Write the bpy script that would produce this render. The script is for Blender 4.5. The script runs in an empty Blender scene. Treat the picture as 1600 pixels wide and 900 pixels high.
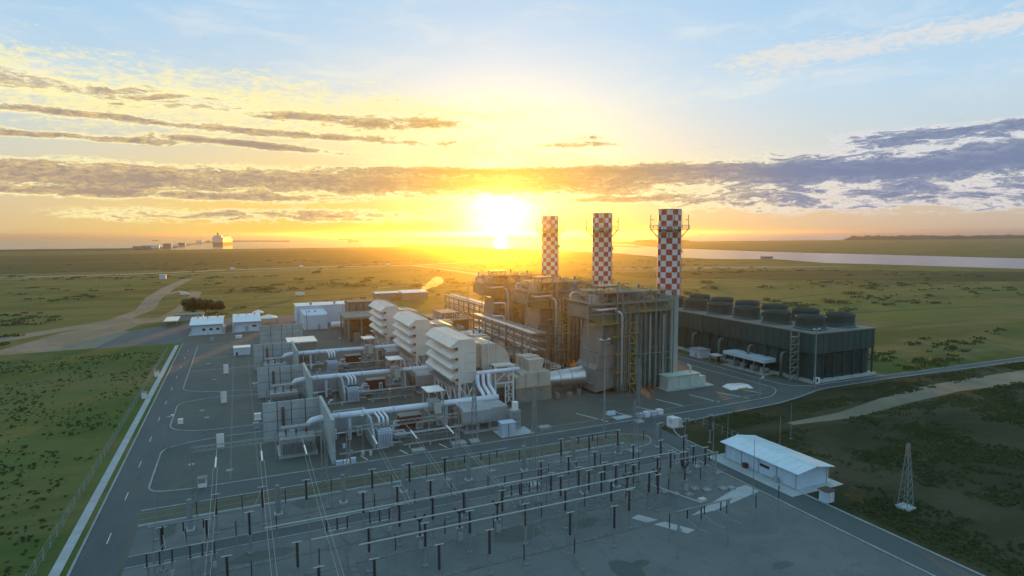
import bpy, math, random
from mathutils import Vector, Matrix
random.seed(7)
C = bpy.context.scene
COL = C.collection
PI = math.pi

# ------------------------------------------------------------------ camera
# world axes: X runs along the turbine trains (to the right), Y away from the
# camera along the row of chimneys, Z up; metres; the drone hovers at 50 m.
FPX, YAW, PITCH, ROLL = 957.0, math.radians(24.109), math.radians(5.135), math.radians(0.2644)
fw = Vector((math.sin(YAW) * math.cos(PITCH), math.cos(YAW) * math.cos(PITCH), -math.sin(PITCH)))
rt = Vector((math.cos(YAW), -math.sin(YAW), 0))
up = rt.cross(fw)
cr, sr = math.cos(ROLL), math.sin(ROLL)
rt2 = rt * cr - up * sr
up2 = up * cr + rt * sr
cam_d = bpy.data.cameras.new('camera')
cam = bpy.data.objects.new('camera', cam_d)
COL.objects.link(cam)
M = Matrix((rt2, up2, -fw)).transposed().to_4x4()
M.translation = (0, 0, 50)
cam.matrix_world = M
cam_d.sensor_width = 36
cam_d.lens = 36 * FPX / 1600
cam_d.clip_start = 1
cam_d.clip_end = 90000
C.camera = cam

# ------------------------------------------------------------------ sun, sky, exposure
SUN_AZ = YAW + math.atan((783 - 800) / FPX)      # azimuth from +Y towards +X
SUN_EL = math.radians(2.5)
sd = Vector((math.sin(SUN_AZ) * math.cos(SUN_EL), math.cos(SUN_AZ) * math.cos(SUN_EL), math.sin(SUN_EL)))
sl = bpy.data.lights.new('sun', 'SUN')
sl.energy = 5.0
sl.angle = math.radians(0.5)
sl.color = (1.0, 0.41, 0.02)
so = bpy.data.objects.new('sun', sl)
so.rotation_euler = sd.to_track_quat('Z', 'Y').to_euler()
so.location = (0, 0, 120)
COL.objects.link(so)
vs = C.view_settings
vs.view_transform = 'Standard'; vs.look = 'None'; vs.gamma = 1; vs.exposure = 0.12
vs.use_curve_mapping = False
C.cycles.use_denoising = True
C.cycles.max_bounces = 6
C.cycles.volume_bounces = 0
C.cycles.sample_clamp_indirect = 4

W = bpy.data.worlds.new('World'); C.world = W; W.use_nodes = True
NT = W.node_tree; NT.nodes.clear()

class S:                                           # tiny expression builder over node sockets
    def __init__(s, k): s.k = k
    def _m(s, op, b=None, c=None):
        n = S.nt.nodes.new('ShaderNodeMath'); n.operation = op
        for i, x in enumerate((s, b, c)):
            if x is None: continue
            if isinstance(x, S): S.nt.links.new(x.k, n.inputs[i])
            else: n.inputs[i].default_value = x
        return S(n.outputs[0])
    def __add__(s, o): return s._m('ADD', o)
    __radd__ = __add__
    def __mul__(s, o): return s._m('MULTIPLY', o)
    __rmul__ = __mul__
    def __sub__(s, o): return s._m('SUBTRACT', o)
    def __rsub__(s, o): return (s * -1.0) + o
    def __truediv__(s, o): return s._m('DIVIDE', o)
    def sq(s): return s._m('MULTIPLY', s)
    def exp(s): return s._m('EXPONENT') if False else S.e(s)
    def clamp(s):
        r = s._m('ADD', 0.0); r.k.node.use_clamp = True; return r
    @staticmethod
    def e(s):
        n = S.nt.nodes.new('ShaderNodeMath'); n.operation = 'EXPONENT'
        S.nt.links.new(s.k, n.inputs[0]); return S(n.outputs[0])
def gauss(x, c, w): return S.e(((x - c) / w).sq() * -1.0)
def smooth(x, a, b):
    n = S.nt.nodes.new('ShaderNodeMapRange'); n.interpolation_type = 'SMOOTHSTEP'
    S.nt.links.new(x.k, n.inputs[0])
    n.inputs[1].default_value = a; n.inputs[2].default_value = b
    return S(n.outputs[0])
def mixc(f, a, b):
    n = S.nt.nodes.new('ShaderNodeMix'); n.data_type = 'RGBA'
    if isinstance(f, S): S.nt.links.new(f.k, n.inputs[0])
    else: n.inputs[0].default_value = f
    for i, x in ((6, a), (7, b)):
        if isinstance(x, S): S.nt.links.new(x.k, n.inputs[i])
        else: n.inputs[i].default_value = (*x, 1)
    return S(n.outputs[2])
def addc(a, b, f=1.0):
    n = S.nt.nodes.new('ShaderNodeMix'); n.data_type = 'RGBA'; n.blend_type = 'ADD'
    if isinstance(f, S): S.nt.links.new(f.k, n.inputs[0])
    else: n.inputs[0].default_value = f
    for i, x in ((6, a), (7, b)):
        if isinstance(x, S): S.nt.links.new(x.k, n.inputs[i])
        else: n.inputs[i].default_value = (*x, 1)
    return S(n.outputs[2])
def scalec(f, c):                                   # float socket times a colour
    return mixc(f, (0, 0, 0), c)
def combine(x, y, z):
    n = S.nt.nodes.new('ShaderNodeCombineXYZ')
    for i, v in enumerate((x, y, z)):
        if isinstance(v, S): S.nt.links.new(v.k, n.inputs[i])
        else: n.inputs[i].default_value = v
    return S(n.outputs[0])
def noise(vec, scale, detail=4, rough=0.55, dist=0.0):
    n = S.nt.nodes.new('ShaderNodeTexNoise')
    if vec is not None: S.nt.links.new(vec.k, n.inputs['Vector'])
    n.inputs['Scale'].default_value = scale; n.inputs['Detail'].default_value = detail
    n.inputs['Roughness'].default_value = rough; n.inputs['Distortion'].default_value = dist
    return S(n.outputs['Fac'])

S.nt = NT
tc = NT.nodes.new('ShaderNodeTexCoord')
sep = NT.nodes.new('ShaderNodeSeparateXYZ'); NT.links.new(tc.outputs['Generated'], sep.inputs[0])
dx, dy, dz = (S(sep.outputs[i]) for i in range(3))
el = dz._m('ARCSINE')
az = dx._m('ARCTAN2', dy) - SUN_AZ
th = (dx * sd.x + dy * sd.y + dz * sd.z)._m('MINIMUM', 1.0)._m('ARCCOSINE')
nish = NT.nodes.new('ShaderNodeTexSky'); nish.sky_type = 'NISHITA'; nish.sun_disc = False
nish.sun_elevation = SUN_EL; nish.sun_rotation = SUN_AZ
nish.air_density = 1.0; nish.dust_density = 1.5; nish.ozone_density = 1.5
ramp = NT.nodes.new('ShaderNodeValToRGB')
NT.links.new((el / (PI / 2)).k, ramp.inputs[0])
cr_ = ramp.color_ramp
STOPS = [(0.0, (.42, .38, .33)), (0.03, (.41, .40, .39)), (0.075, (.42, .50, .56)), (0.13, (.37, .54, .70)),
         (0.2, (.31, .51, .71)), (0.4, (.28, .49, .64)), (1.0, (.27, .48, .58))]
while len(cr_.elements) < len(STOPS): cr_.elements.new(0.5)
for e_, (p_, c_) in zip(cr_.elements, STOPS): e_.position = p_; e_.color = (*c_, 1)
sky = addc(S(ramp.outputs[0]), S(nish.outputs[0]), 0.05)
# away from the sun the low sky turns a cool grey blue
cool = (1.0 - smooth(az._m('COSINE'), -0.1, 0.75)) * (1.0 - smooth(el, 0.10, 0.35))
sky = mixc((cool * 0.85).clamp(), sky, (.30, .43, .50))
# warm air round the sun
wide = gauss(az, -0.22, 0.44) * gauss(el, 0.02, 0.15)
sky = mixc((wide * 0.97).clamp(), sky, (.90, .64, .18))
cream = gauss(az, 0.0, 0.20) * gauss(el, 0.12, 0.085)
sky = mixc((cream * 0.85).clamp(), sky, (1.0, .93, .60))
gold = gauss(az, -0.12, 0.44) * S.e(((el - 0.006) * -1.0)._m('MINIMUM', 0.0) / 0.030)
sky = mixc((gold * 0.85).clamp(), sky, (.86, .55, .075))
near = S.e(th * -1.0 / 0.070)
sky = addc(sky, scalec((near * 0.8).clamp(), (1.0, .72, .10)))
core = gauss(az, 0.0, 0.050) * gauss(el, 0.028, 0.042)
halo = gauss(az, 0.0, 0.105) * gauss(el, 0.030, 0.070)
sky = addc(sky, scalec((halo * 1.0).clamp(), (.42, .34, .10)))
sky = addc(sky, scalec((core * 1.0).clamp(), (1.5, 1.3, .95)))
# clouds: pale sunlit sheets first, then dark streaks and bands, broken up by stretched noise
wx = noise(combine(az * 9.0, el * 30.0, 9.0), 1.0, 3, 0.5)
wz = wx - 0.5
n1 = noise(combine(az * 8.0 + wz * 0.9, el * 50.0 + wz * 2.0, 0.0), 1.0, 9, 0.68, 0.3)
n2 = noise(combine(az * 25.0 + 7.3, el * 125.0 + wz * 3.0, 2.0), 1.0, 8, 0.72, 0.5)
n3 = noise(combine(az * 62.0 + 1.3, el * 170.0, 4.0), 1.0, 8, 0.74, 0.6)
nn = n1 * 0.40 + n2 * 0.36 + n3 * 0.24
def band(e0, h, a0=-0.9, a1=0.9, sl_=0.10, tilt=0.0):
    g = gauss(el + az * (-tilt), e0, h)
    if a0 > -0.9: g = g * smooth(az, a0 - sl_, a0 + sl_)
    if a1 < 0.9: g = g * (1.0 - smooth(az, a1 - sl_, a1 + sl_))
    return g
pale = band(0.170, 0.060, a1=0.0, sl_=0.2, tilt=-0.03) * 0.80 + band(0.112, 0.026, -0.2, 0.5, 0.15) * 0.56
pale = pale + band(0.235, 0.026, 0.34, sl_=0.10, tilt=0.03) * 0.70 + band(0.20, 0.03, 0.0, 0.5, .15) * 0.36
pale = pale + band(0.045, 0.03, 0.2, sl_=.2) * 0.35
pm = smooth(pale + (n1 * 0.45 + n3 * 0.55 - 0.5) * 2.6, 0.34, 0.84)
pcol = mixc(smooth(az, 0.10, 0.5), (1.0, .87, .40), (.74, .72, .70))
pcol = mixc(smooth(az._m('COSINE'), 0.0, 0.75), (.46, .54, .60), pcol)
sky = mixc((pm * 0.80).clamp(), sky, pcol)
prof = band(0.079, 0.019, a1=0.22, sl_=.14) * 0.98 + band(0.099, 0.007, -0.24, 0.30) * 0.72
prof = prof + band(0.088, 0.021, 0.24, sl_=0.20) * 1.10 + band(0.128, 0.010, 0.50, sl_=0.05) * 0.80
prof = prof + band(0.172, 0.011, -0.36, -0.05, .06, tilt=0.0) * 0.74 + band(0.178, 0.013, a1=-0.36, sl_=.10, tilt=-0.02) * 0.66
prof = prof + band(0.139, 0.006, a1=-0.10, tilt=-0.030) * 0.84 + band(0.122, 0.005, -0.50, -0.34, .05, tilt=-0.03) * 0.74
prof = prof + band(0.112, 0.005, -0.44, -0.26, .06, tilt=-0.05) * 0.80 + band(0.128, 0.005, a1=-0.48, sl_=.05, tilt=0.0) * 0.7
prof = prof + band(0.050, 0.006, a1=-0.26, tilt=-0.01) * 0.70 + band(0.028, 0.011, -0.60, -0.05, .12) * 0.54
prof = prof + band(0.046, 0.020, 0.26, sl_=0.12) * 0.55 + band(0.052, 0.005, 0.08, .3, .06) * 0.5
prof = prof + band(0.139, 0.005, 0.06, 0.20, 0.05) * 0.58 + band(0.150, 0.004, 0.10, 0.18, 0.03) * 0.52
dens = prof + (nn - 0.5) * 4.4
mask = smooth(dens, 0.38, 0.66)
rim = smooth(dens, 0.12, 0.40) * (1.0 - smooth(dens, 0.44, 0.62))
rim = rim * (1.0 - smooth(el, 0.2, 0.28)) * smooth(prof, 0.05, 0.30)
sky = mixc((rim * 0.80).clamp(), sky, mixc(smooth(az, 0.22, 0.55), (1.0, .90, .46), (.72, .70, .72)))
lum = smooth(n3, 0.40, 0.66) * (1.0 - smooth(dens, 0.75, 1.25))
cmid = mixc(gauss(az, 0.0, 0.20), (.36, .275, .225), (.62, .35, .065))
ccol = mixc(smooth(az, 0.20, 0.50), cmid, (.155, .205, .345))
clit = mixc(smooth(az, 0.22, 0.50), (.92, .66, .26), (.33, .37, .47))
sky = mixc((mask * (0.94 - core * 0.35)).clamp(), sky, mixc(lum * 0.75, ccol, clit))
# faint high veils
nv = noise(combine(az * 5.0 + 3.1, el * 22.0 + wz, 5.0), 1.0, 8, 0.66, 0.5)
veil = smooth(nv, 0.44, 0.76) * smooth(el, 0.14, 0.22)
sky = mixc((veil * 0.55).clamp(), sky, mixc(gauss(az, -0.05, 0.40) * gauss(el, 0.15, 0.12), (.74, .77, .78), (1.0, .92, .60)))
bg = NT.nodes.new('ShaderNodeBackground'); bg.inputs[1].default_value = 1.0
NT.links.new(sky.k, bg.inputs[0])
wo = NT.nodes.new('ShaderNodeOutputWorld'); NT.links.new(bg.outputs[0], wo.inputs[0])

# ------------------------------------------------------------------ materials
def mat(name, col, rough=0.7, metal=0.0, var=0.18, scale=0.35, col2=None, bump=0.0, bscale=3.0, stretch=None, detail=5, streak=0.0):
    m = bpy.data.materials.new(name); m.use_nodes = True
    nt = m.node_tree; S.nt = nt
    b = nt.nodes['Principled BSDF']
    b.inputs['Roughness'].default_value = rough; b.inputs['Metallic'].default_value = metal
    t = nt.nodes.new('ShaderNodeNewGeometry')
    vec = S(t.outputs['Position'])
    if stretch:
        mp = nt.nodes.new('ShaderNodeMapping'); mp.inputs['Scale'].default_value = stretch
        nt.links.new(vec.k, mp.inputs[0]); vec = S(mp.outputs[0])
    f = noise(vec, scale, detail, 0.6)
    f2 = noise(vec, scale * 9.0, 3, 0.6)
    f = smooth(f * 0.65 + f2 * 0.35, 0.33, 0.67)
    c2 = col2 or tuple(min(1, c * (1 - var)) for c in col)
    c1 = col if col2 else tuple(min(1, c * (1 + var)) for c in col)
    k = mixc(f, c1, c2)
    if streak:                                       # rain streaks and grime running down the sheets
        mp = nt.nodes.new('ShaderNodeMapping'); mp.inputs['Scale'].default_value = (1.6, 1.6, .10)
        nt.links.new(t.outputs['Position'], mp.inputs[0])
        g_ = smooth(noise(S(mp.outputs[0]), 1.0, 6, .7), .50, .78)
        k = mixc(g_ * streak, k, tuple(c * .42 * w for c, w in zip(col, (1.08, .98, .86))))
        g2 = smooth(noise(S(t.outputs['Position']), .22, 5, .65), .52, .74)
        k = mixc(g2 * (streak * .6), k, tuple(c * .62 for c in col))
    nt.links.new(k.k, b.inputs['Base Color'])
    if bump:
        bn = nt.nodes.new('ShaderNodeBump'); bn.inputs['Strength'].default_value = bump
        bn.inputs['Distance'].default_value = 0.4
        nt.links.new(noise(vec, bscale, 4).k, bn.inputs['Height'])
        nt.links.new(bn.outputs[0], b.inputs['Normal'])
    return m

MT = {}
MT['white'] = mat('white_paint', (.72, .74, .74), .27, var=.06, scale=.15, streak=.35)
MT['hood'] = mat('hood_paint', (.60, .60, .56), .36, var=.07, scale=.2, streak=.42)
MT['gloss'] = mat('gloss_roof_paint', (.72, .71, .66), .20, var=.06, scale=.3, streak=.2)
MT['pipe'] = mat('duct_paint', (.62, .70, .80), .35, var=.06, streak=0.3)
MT['concrete'] = mat('concrete', (.34, .41, .43), .85, var=.16, scale=.25, streak=.35)
MT['pole_concrete'] = mat('pole_concrete', (.20, .24, .25), .8, var=.12, scale=.4)
MT['kerb'] = mat('kerb_concrete', (.25, .29, .30), .85, var=.2, scale=.3, streak=.4)
MT['asphalt'] = mat('asphalt', (.050, .070, .072), .8, var=.25, scale=.06)
MT['yard'] = mat('yard_surface', (.046, .060, .056), .85, col2=(.070, .080, .068), scale=.05)
MT['gravel'] = mat('gravel', (.072, .098, .102), .95, col2=(.105, .125, .122), scale=.09, bump=.3, bscale=2.5)
MT['bed'] = mat('gravel_bed', (.058, .090, .090), .95, col2=(.088, .110, .098), scale=.08, bump=.3, bscale=2.5)
MT['path'] = mat('concrete_path', (.34, .38, .40), .85, var=.15, scale=.4)
MT['line'] = mat('road_paint', (.55, .57, .56), .7, var=.2, scale=.8)
MT['steel'] = mat('galvanised_steel', (.26, .30, .30), .5, .35, var=.12)
MT['darksteel'] = mat('dark_steel', (.10, .095, .08), .6, .2, var=.25)
MT['casing'] = mat('boiler_casing', (.115, .165, .150), .6, .1, var=.18, stretch=(1, 1, .15), scale=.5, streak=.5)
MT['buck'] = mat('buckstay_steel', (.175, .225, .205), .55, .1, var=.14, streak=.35)
MT['inlet'] = mat('inlet_cladding', (.19, .195, .185), .55, .1, var=.12, streak=.55)
MT['silver'] = mat('aluminium_cladding', (.62, .63, .64), .32, .85, var=.08, streak=0.3)
MT['yellow'] = mat('yellow_paint', (.30, .27, .045), .6, var=.15)
MT['shaft'] = mat('chimney_grey', (.36, .42, .40), .55, var=.1, stretch=(1, 1, .2), scale=.6, streak=.4)
MT['red'] = mat('red_paint', (.42, .058, .038), .6, var=.22, scale=.5, streak=.5)
MT['wsq'] = mat('white_square_paint', (.70, .68, .70), .5, var=.08, scale=.5, streak=0.5)
MT['tower'] = mat('cooling_tower_cladding', (.022, .070, .066), .75, var=.2, stretch=(1, 1, .25), scale=.3, streak=.35)
MT['fan'] = mat('fan_cylinder_grp', (.018, .056, .052), .65, var=.15, streak=.35)
MT['deck'] = mat('deck_slab', (.20, .22, .20), .8, var=.15, streak=0.5)
MT['black'] = mat('black_porcelain', (.012, .014, .016), .3, var=.1)
MT['red_dark'] = mat('maroon_paint', (.10, .030, .026), .6, var=.2)
MT['blue'] = mat('blue_grey_paint', (.42, .52, .64), .45, var=.08, streak=0.35)
MT['tgrey'] = mat('transformer_grey', (.30, .34, .36), .5, var=.12, streak=0.5)
MT['encl'] = mat('enclosure_paint', (.44, .42, .37), .5, var=.1, streak=.5)
MT['glass'] = mat('window_glass', (.03, .04, .05), .12, var=.1)
MT['roofw'] = mat('white_roof_sheet', (.50, .66, .76), .32, var=.08, scale=.25, streak=0.4)
MT['wallb'] = mat('pale_blue_wall', (.46, .60, .72), .6, var=.06, scale=.3, streak=0.35)
MT['green'] = mat('pale_green_paint', (.42, .50, .46), .55, var=.08, streak=0.4)
MT['scrub'] = mat('scrub_leaf', (.052, .092, .026), .9, col2=(.085, .130, .038), scale=.02)
MT['road'] = mat('pale_road', (.26, .24, .18), .9, col2=(.36, .33, .26), scale=.02)
MT['brown'] = mat('bark', (.07, .05, .035), .9, var=.25, scale=2)
MT['leaf'] = mat('leaf', (.040, .060, .022), .8, col2=(.075, .095, .030), scale=.8)
MT['leafd'] = mat('dark_leaf', (.012, .044, .018), .8, col2=(.028, .072, .026), scale=.8)
MT['tan'] = mat('bare_earth', (.135, .125, .09), .95, col2=(.21, .185, .13), scale=.05, bump=.3, bscale=1.0)
MT['rock'] = mat('breakwater_rock', (.10, .095, .09), .9, var=.3, scale=.2)
MT['hull'] = mat('ship_hull', (.16, .11, .10), .6, var=.1, scale=.05)
MT['far'] = mat('ship_white', (.60, .58, .60), .5, var=.06, scale=.05, streak=0.2)
MT['cable'] = mat('aluminium_conductor', (.36, .42, .42), .45, .3, var=.05)
MT['blade'] = mat('fan_blade', (.16, .17, .17), .5, var=.1)

def ground_mat(name, a, b, stain, s1, st=(1, 1, 1), amt=.6, bump=.25):
    m = bpy.data.materials.new(name); m.use_nodes = True
    nt = m.node_tree; S.nt = nt; bs = nt.nodes['Principled BSDF']; bs.inputs['Roughness'].default_value = .85
    t = nt.nodes.new('ShaderNodeNewGeometry'); P0 = S(t.outputs['Position'])
    mp = nt.nodes.new('ShaderNodeMapping'); mp.inputs['Scale'].default_value = st; nt.links.new(P0.k, mp.inputs[0]); vec = S(mp.outputs[0])
    f1 = smooth(noise(vec, s1, 7, .68, .6), .38, .62); f2 = smooth(noise(vec, s1 * 4.3, 6, .7, .8), .50, .70)
    f3 = noise(P0, 1.9, 4, .7); f4 = smooth(noise(P0, .9, 5, .75, .5), .60, .74)
    k = mixc(f1, a, b); k = mixc(f2 * amt, k, stain); k = mixc(f4 * (amt * .7), k, tuple(x * .55 for x in a)); k = mixc(f3 * .35, k, tuple(x * 1.5 for x in b))
    nt.links.new(k.k, bs.inputs['Base Color'])
    bn = nt.nodes.new('ShaderNodeBump'); bn.inputs['Strength'].default_value = bump; bn.inputs['Distance'].default_value = .2
    nt.links.new(noise(P0, 2.5, 4).k, bn.inputs['Height']); nt.links.new(bn.outputs[0], bs.inputs['Normal'])
    return m
MT['asphalt'] = ground_mat('asphalt_worn', (.050, .072, .078), (.072, .096, .100), (.036, .050, .054), .05, (1, .35, 1), .5)
MT['asphalt_u'] = ground_mat('asphalt_worn_across', (.050, .072, .078), (.072, .096, .100), (.036, .050, .054), .05, (.35, 1, 1), .5)
MT['yard'] = ground_mat('yard_worn', (.046, .064, .062), (.078, .094, .084), (.080, .080, .060), .045, (1, 1, 1), .6)
MT['gravel'] = ground_mat('gravel_worn', (.076, .102, .108), (.118, .142, .142), (.058, .074, .074), .06, (1, 1, 1), .6, .5)
MT['bed'] = ground_mat('gravel_bed_worn', (.048, .076, .077), (.078, .100, .092), (.046, .056, .046), .05, (1, 1, 1), .6, .5)
MT['verge'] = ground_mat('dry_verge', (.050, .068, .040), (.085, .095, .070), (.040, .055, .030), .08, (1, 1, 1), .7, .5)
MT['trench'] = ground_mat('trench_cover', (.085, .105, .105), (.13, .15, .15), (.06, .07, .065), .3)
MT['tan'] = ground_mat('bare_earth_worn', (.105, .105, .070), (.19, .17, .12), (.065, .080, .038), .035, (1, 1, 1), .75, .5)
def grass_mat(name, a, b, c, s1, s2, stretch):
    m = bpy.data.materials.new(name); m.use_nodes = True
    nt = m.node_tree; S.nt = nt
    bs = nt.nodes['Principled BSDF']; bs.inputs['Roughness'].default_value = .95
    bs.inputs['Specular IOR Level'].default_value = .1
    t = nt.nodes.new('ShaderNodeNewGeometry')
    mp = nt.nodes.new('ShaderNodeMapping'); mp.inputs['Scale'].default_value = stretch
    nt.links.new(t.outputs['Position'], mp.inputs[0]); vec = S(mp.outputs[0])
    f1 = smooth(noise(vec, s1, 6, .6, .4), .38, .62)
    f2 = smooth(noise(vec, s2, 6, .65, .2), .40, .66)
    f3 = noise(vec, s2 * 11, 3, .6)
    k = mixc(f2, mixc(f1, a, b), c)
    k = mixc(f3 * .5, k, tuple(x * .55 for x in a))
    nt.links.new(k.k, bs.inputs['Base Color'])
    bn = nt.nodes.new('ShaderNodeBump'); bn.inputs['Strength'].default_value = .5; bn.inputs['Distance'].default_value = .5
    nt.links.new(noise(S(t.outputs['Position']), .6, 4).k, bn.inputs['Height']); nt.links.new(bn.outputs[0], bs.inputs['Normal'])
    return m
MT['grass'] = grass_mat('marsh_grass', (.058, .098, .026), (.118, .168, .046), (.175, .165, .065), .009, .028, (.4, 1, 1))
MT['grassdark'] = grass_mat('dark_rough_grass', (.032, .042, .020), (.050, .060, .026), (.085, .080, .048), .03, .05, (.6, 1, 1))
MT['belt'] = grass_mat('dark_scrub', (.020, .062, .024), (.034, .084, .030), (.052, .098, .036), .004, .01, (.3, 1, 1))

def water_mat():
    m = bpy.data.materials.new('sea_water'); m.use_nodes = True
    nt = m.node_tree; S.nt = nt; b = nt.nodes['Principled BSDF']
    b.inputs['Base Color'].default_value = (.045, .06, .07, 1); b.inputs['Roughness'].default_value = .18
    b.inputs['IOR'].default_value = 1.333
    t = nt.nodes.new('ShaderNodeNewGeometry')
    mp = nt.nodes.new('ShaderNodeMapping'); mp.inputs['Scale'].default_value = (.5, 1, 1)
    nt.links.new(t.outputs['Position'], mp.inputs[0])
    bn = nt.nodes.new('ShaderNodeBump'); bn.inputs['Strength'].default_value = .16; bn.inputs['Distance'].default_value = 1.0
    nt.links.new(noise(S(mp.outputs[0]), .06, 5, .6).k, bn.inputs['Height']); nt.links.new(bn.outputs[0], b.inputs['Normal'])
    return m
MT['water'] = water_mat()

# ------------------------------------------------------------------ mesh building helpers
def wloc(o):
    v = Vector((0, 0, 0))
    while o is not None:
        v += Vector(o.location); o = o.parent
    return v
class MB:
    def __init__(s): s.v = []; s.f = []; s.mi = []; s.sm = False
    def add(s, vs_, fs, m=0):
        o = len(s.v); s.v += [tuple(p) for p in vs_]; s.f += [tuple(i + o for i in q) for q in fs]; s.mi += [m] * len(fs); return s
    def box(s, x0, x1, y0, y1, z0, z1, m=0):
        return s.add([(x0, y0, z0), (x1, y0, z0), (x1, y1, z0), (x0, y1, z0), (x0, y0, z1), (x1, y0, z1), (x1, y1, z1), (x0, y1, z1)],
                     [(3, 2, 1, 0), (4, 5, 6, 7), (0, 1, 5, 4), (1, 2, 6, 5), (2, 3, 7, 6), (3, 0, 4, 7)], m)
    def prism_y(s, poly, y0, y1, m=0):               # poly of (x, z), counter-clockwise seen from -y
        n = len(poly)
        return s.add([(x, y0, z) for x, z in poly] + [(x, y1, z) for x, z in poly],
                     [tuple(range(n)), tuple(range(2 * n - 1, n - 1, -1))] + [(i + n, (i + 1) % n + n, (i + 1) % n, i)[::1] for i in range(n)], m)
    def prism_x(s, poly, x0, x1, m=0):               # poly of (y, z)
        n = len(poly)
        return s.add([(x0, y, z) for y, z in poly] + [(x1, y, z) for y, z in poly],
                     [tuple(range(n - 1, -1, -1)), tuple(range(n, 2 * n))] + [(i, (i + 1) % n, (i + 1) % n + n, i + n) for i in range(n)], m)
    def poly(s, pts, z, m=0):
        return s.add([(x, y, z) for x, y in pts], [tuple(range(len(pts)))], m)
    def cyl(s, x, y, z0, z1, r0, r1=None, n=16, cap=True, m=0):
        r1 = r0 if r1 is None else r1
        vs_ = [(x + r * math.cos(2 * PI * i / n), y + r * math.sin(2 * PI * i / n), z) for z, r in ((z0, r0), (z1, r1)) for i in range(n)]
        fs = [(i, (i + 1) % n, (i + 1) % n + n, i + n) for i in range(n)]
        if cap: fs += [tuple(range(n - 1, -1, -1)), tuple(range(n, 2 * n))]
        return s.add(vs_, fs, m)
    def lathe(s, x, y, prof, n=20, m=0):
        vs_ = [(x + r * math.cos(2 * PI * i / n), y + r * math.sin(2 * PI * i / n), z) for r, z in prof for i in range(n)]
        fs = [(k * n + i, k * n + (i + 1) % n, (k + 1) * n + (i + 1) % n, (k + 1) * n + i) for k in range(len(prof) - 1) for i in range(n)]
        return s.add(vs_, fs, m)
    def tube(s, pts, r, n=8, m=0, r1=None):
        pts = [Vector(p) for p in pts]; K = len(pts); base = len(s.v); prev = None
        for k, p in enumerate(pts):
            d = (pts[min(k + 1, K - 1)] - pts[max(k - 1, 0)]).normalized()
            if prev is None:
                a = Vector((0, 0, 1)) if abs(d.z) < .9 else Vector((1, 0, 0))
                e1 = d.cross(a).normalized()
            else: e1 = (prev - d * prev.dot(d)).normalized()
            prev = e1; e2 = d.cross(e1)
            rr = r if r1 is None else r + (r1 - r) * k / (K - 1)
            for i in range(n):
                t = 2 * PI * i / n
                s.v.append(tuple(p + (e1 * math.cos(t) + e2 * math.sin(t)) * rr))
        for k in range(K - 1):
            for i in range(n):
                a, b = base + k * n + i, base + k * n + (i + 1) % n
                s.f.append((a, b, b + n, a + n)); s.mi.append(m)
        s.f.append(tuple(base + i for i in range(n - 1, -1, -1))); s.mi.append(m)
        s.f.append(tuple(base + (K - 1) * n + i for i in range(n))); s.mi.append(m)
        return s
    def beam(s, p, q, w=.3, h=None):
        return s.tube([p, q], (w + (h or w)) / 2 * .707, 4)
    def strip(s, pts, w, z0, z1, m=0):               # upright kerb-like strip along a plan polyline
        pts = [Vector(p[:2]) for p in pts]; L, R = [], []
        for k, p in enumerate(pts):
            d = (pts[min(k + 1, len(pts) - 1)] - pts[max(k - 1, 0)]).normalized(); nrm = Vector((-d.y, d.x))
            L.append(p + nrm * w / 2); R.append(p - nrm * w / 2)
        b = len(s.v)
        for l, r in zip(L, R):
            s.v += [(l.x, l.y, z0), (r.x, r.y, z0), (r.x, r.y, z1), (l.x, l.y, z1)]
        for k in range(len(pts) - 1):
            a = b + 4 * k; c = a + 4
            s.f += [(a + 3, a + 2, c + 2, c + 3), (a + 2, a + 1, c + 1, c + 2), (a, a + 3, c + 3, c)]; s.mi += [m] * 3
        e = b + 4 * (len(pts) - 1)
        s.f += [(b, b + 1, b + 2, b + 3), (e + 3, e + 2, e + 1, e)]; s.mi += [m] * 2
        return s
    def build(s, name, m, parent=None, loc=None, smooth_=False):
        me = bpy.data.meshes.new(name)
        off = wloc(parent) if parent is not None else Vector(loc or (0, 0, 0))
        me.from_pydata([(a - off.x, b - off.y, c - off.z) for a, b, c in s.v], [], s.f)
        for x in (m if isinstance(m, (list, tuple)) else [m]): me.materials.append(MT[x] if isinstance(x, str) else x)
        if any(s.mi): me.polygons.foreach_set('material_index', s.mi)
        if smooth_: me.polygons.foreach_set('use_smooth', [True] * len(s.f))
        me.update()
        o = bpy.data.objects.new(name, me); COL.objects.link(o)
        if parent is not None: o.parent = parent
        else: o.location = off
        return o
def tag(o, label=None, cat=None, group=None, kind=None):
    for k, v in (('label', label), ('category', cat), ('group', group), ('kind', kind)):
        if v: o[k] = v
    return o
def thing(name, label, cat, loc, group=None):
    o = bpy.data.objects.new(name, None); COL.objects.link(o); o.location = loc; o.empty_display_size = .5
    return tag(o, label, cat, group)
def structure(o): return tag(o, kind='structure')
def copy_tree(o, parent=None, delta=(0, 0, 0), label=None):
    c = o.copy(); COL.objects.link(c)
    if parent is not None: c.parent = parent
    else: c.location = Vector(o.location) + Vector(delta)
    if label: c['label'] = label
    for ch in [x for x in ALL_CHILDREN(o)]: copy_tree(ch, c)
    return c
def ALL_CHILDREN(o): return list(o.children)
def arc(pts, r=3, n=5):                              # rounds the inner corners of a plan polyline
    out = [Vector(pts[0])]
    for a, b, c in zip(pts, pts[1:], pts[2:]):
        a, b, c = Vector(a), Vector(b), Vector(c)
        rr = min(r, (a - b).length * .45, (c - b).length * .45)
        p, q = b + (a - b).normalized() * rr, b + (c - b).normalized() * rr
        for i in range(n + 1):
            t = i / n; out.append(p * (1 - t) ** 2 + b * 2 * t * (1 - t) + q * t * t)
    out.append(Vector(pts[-1])); return [(v.x, v.y) for v in out]

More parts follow.
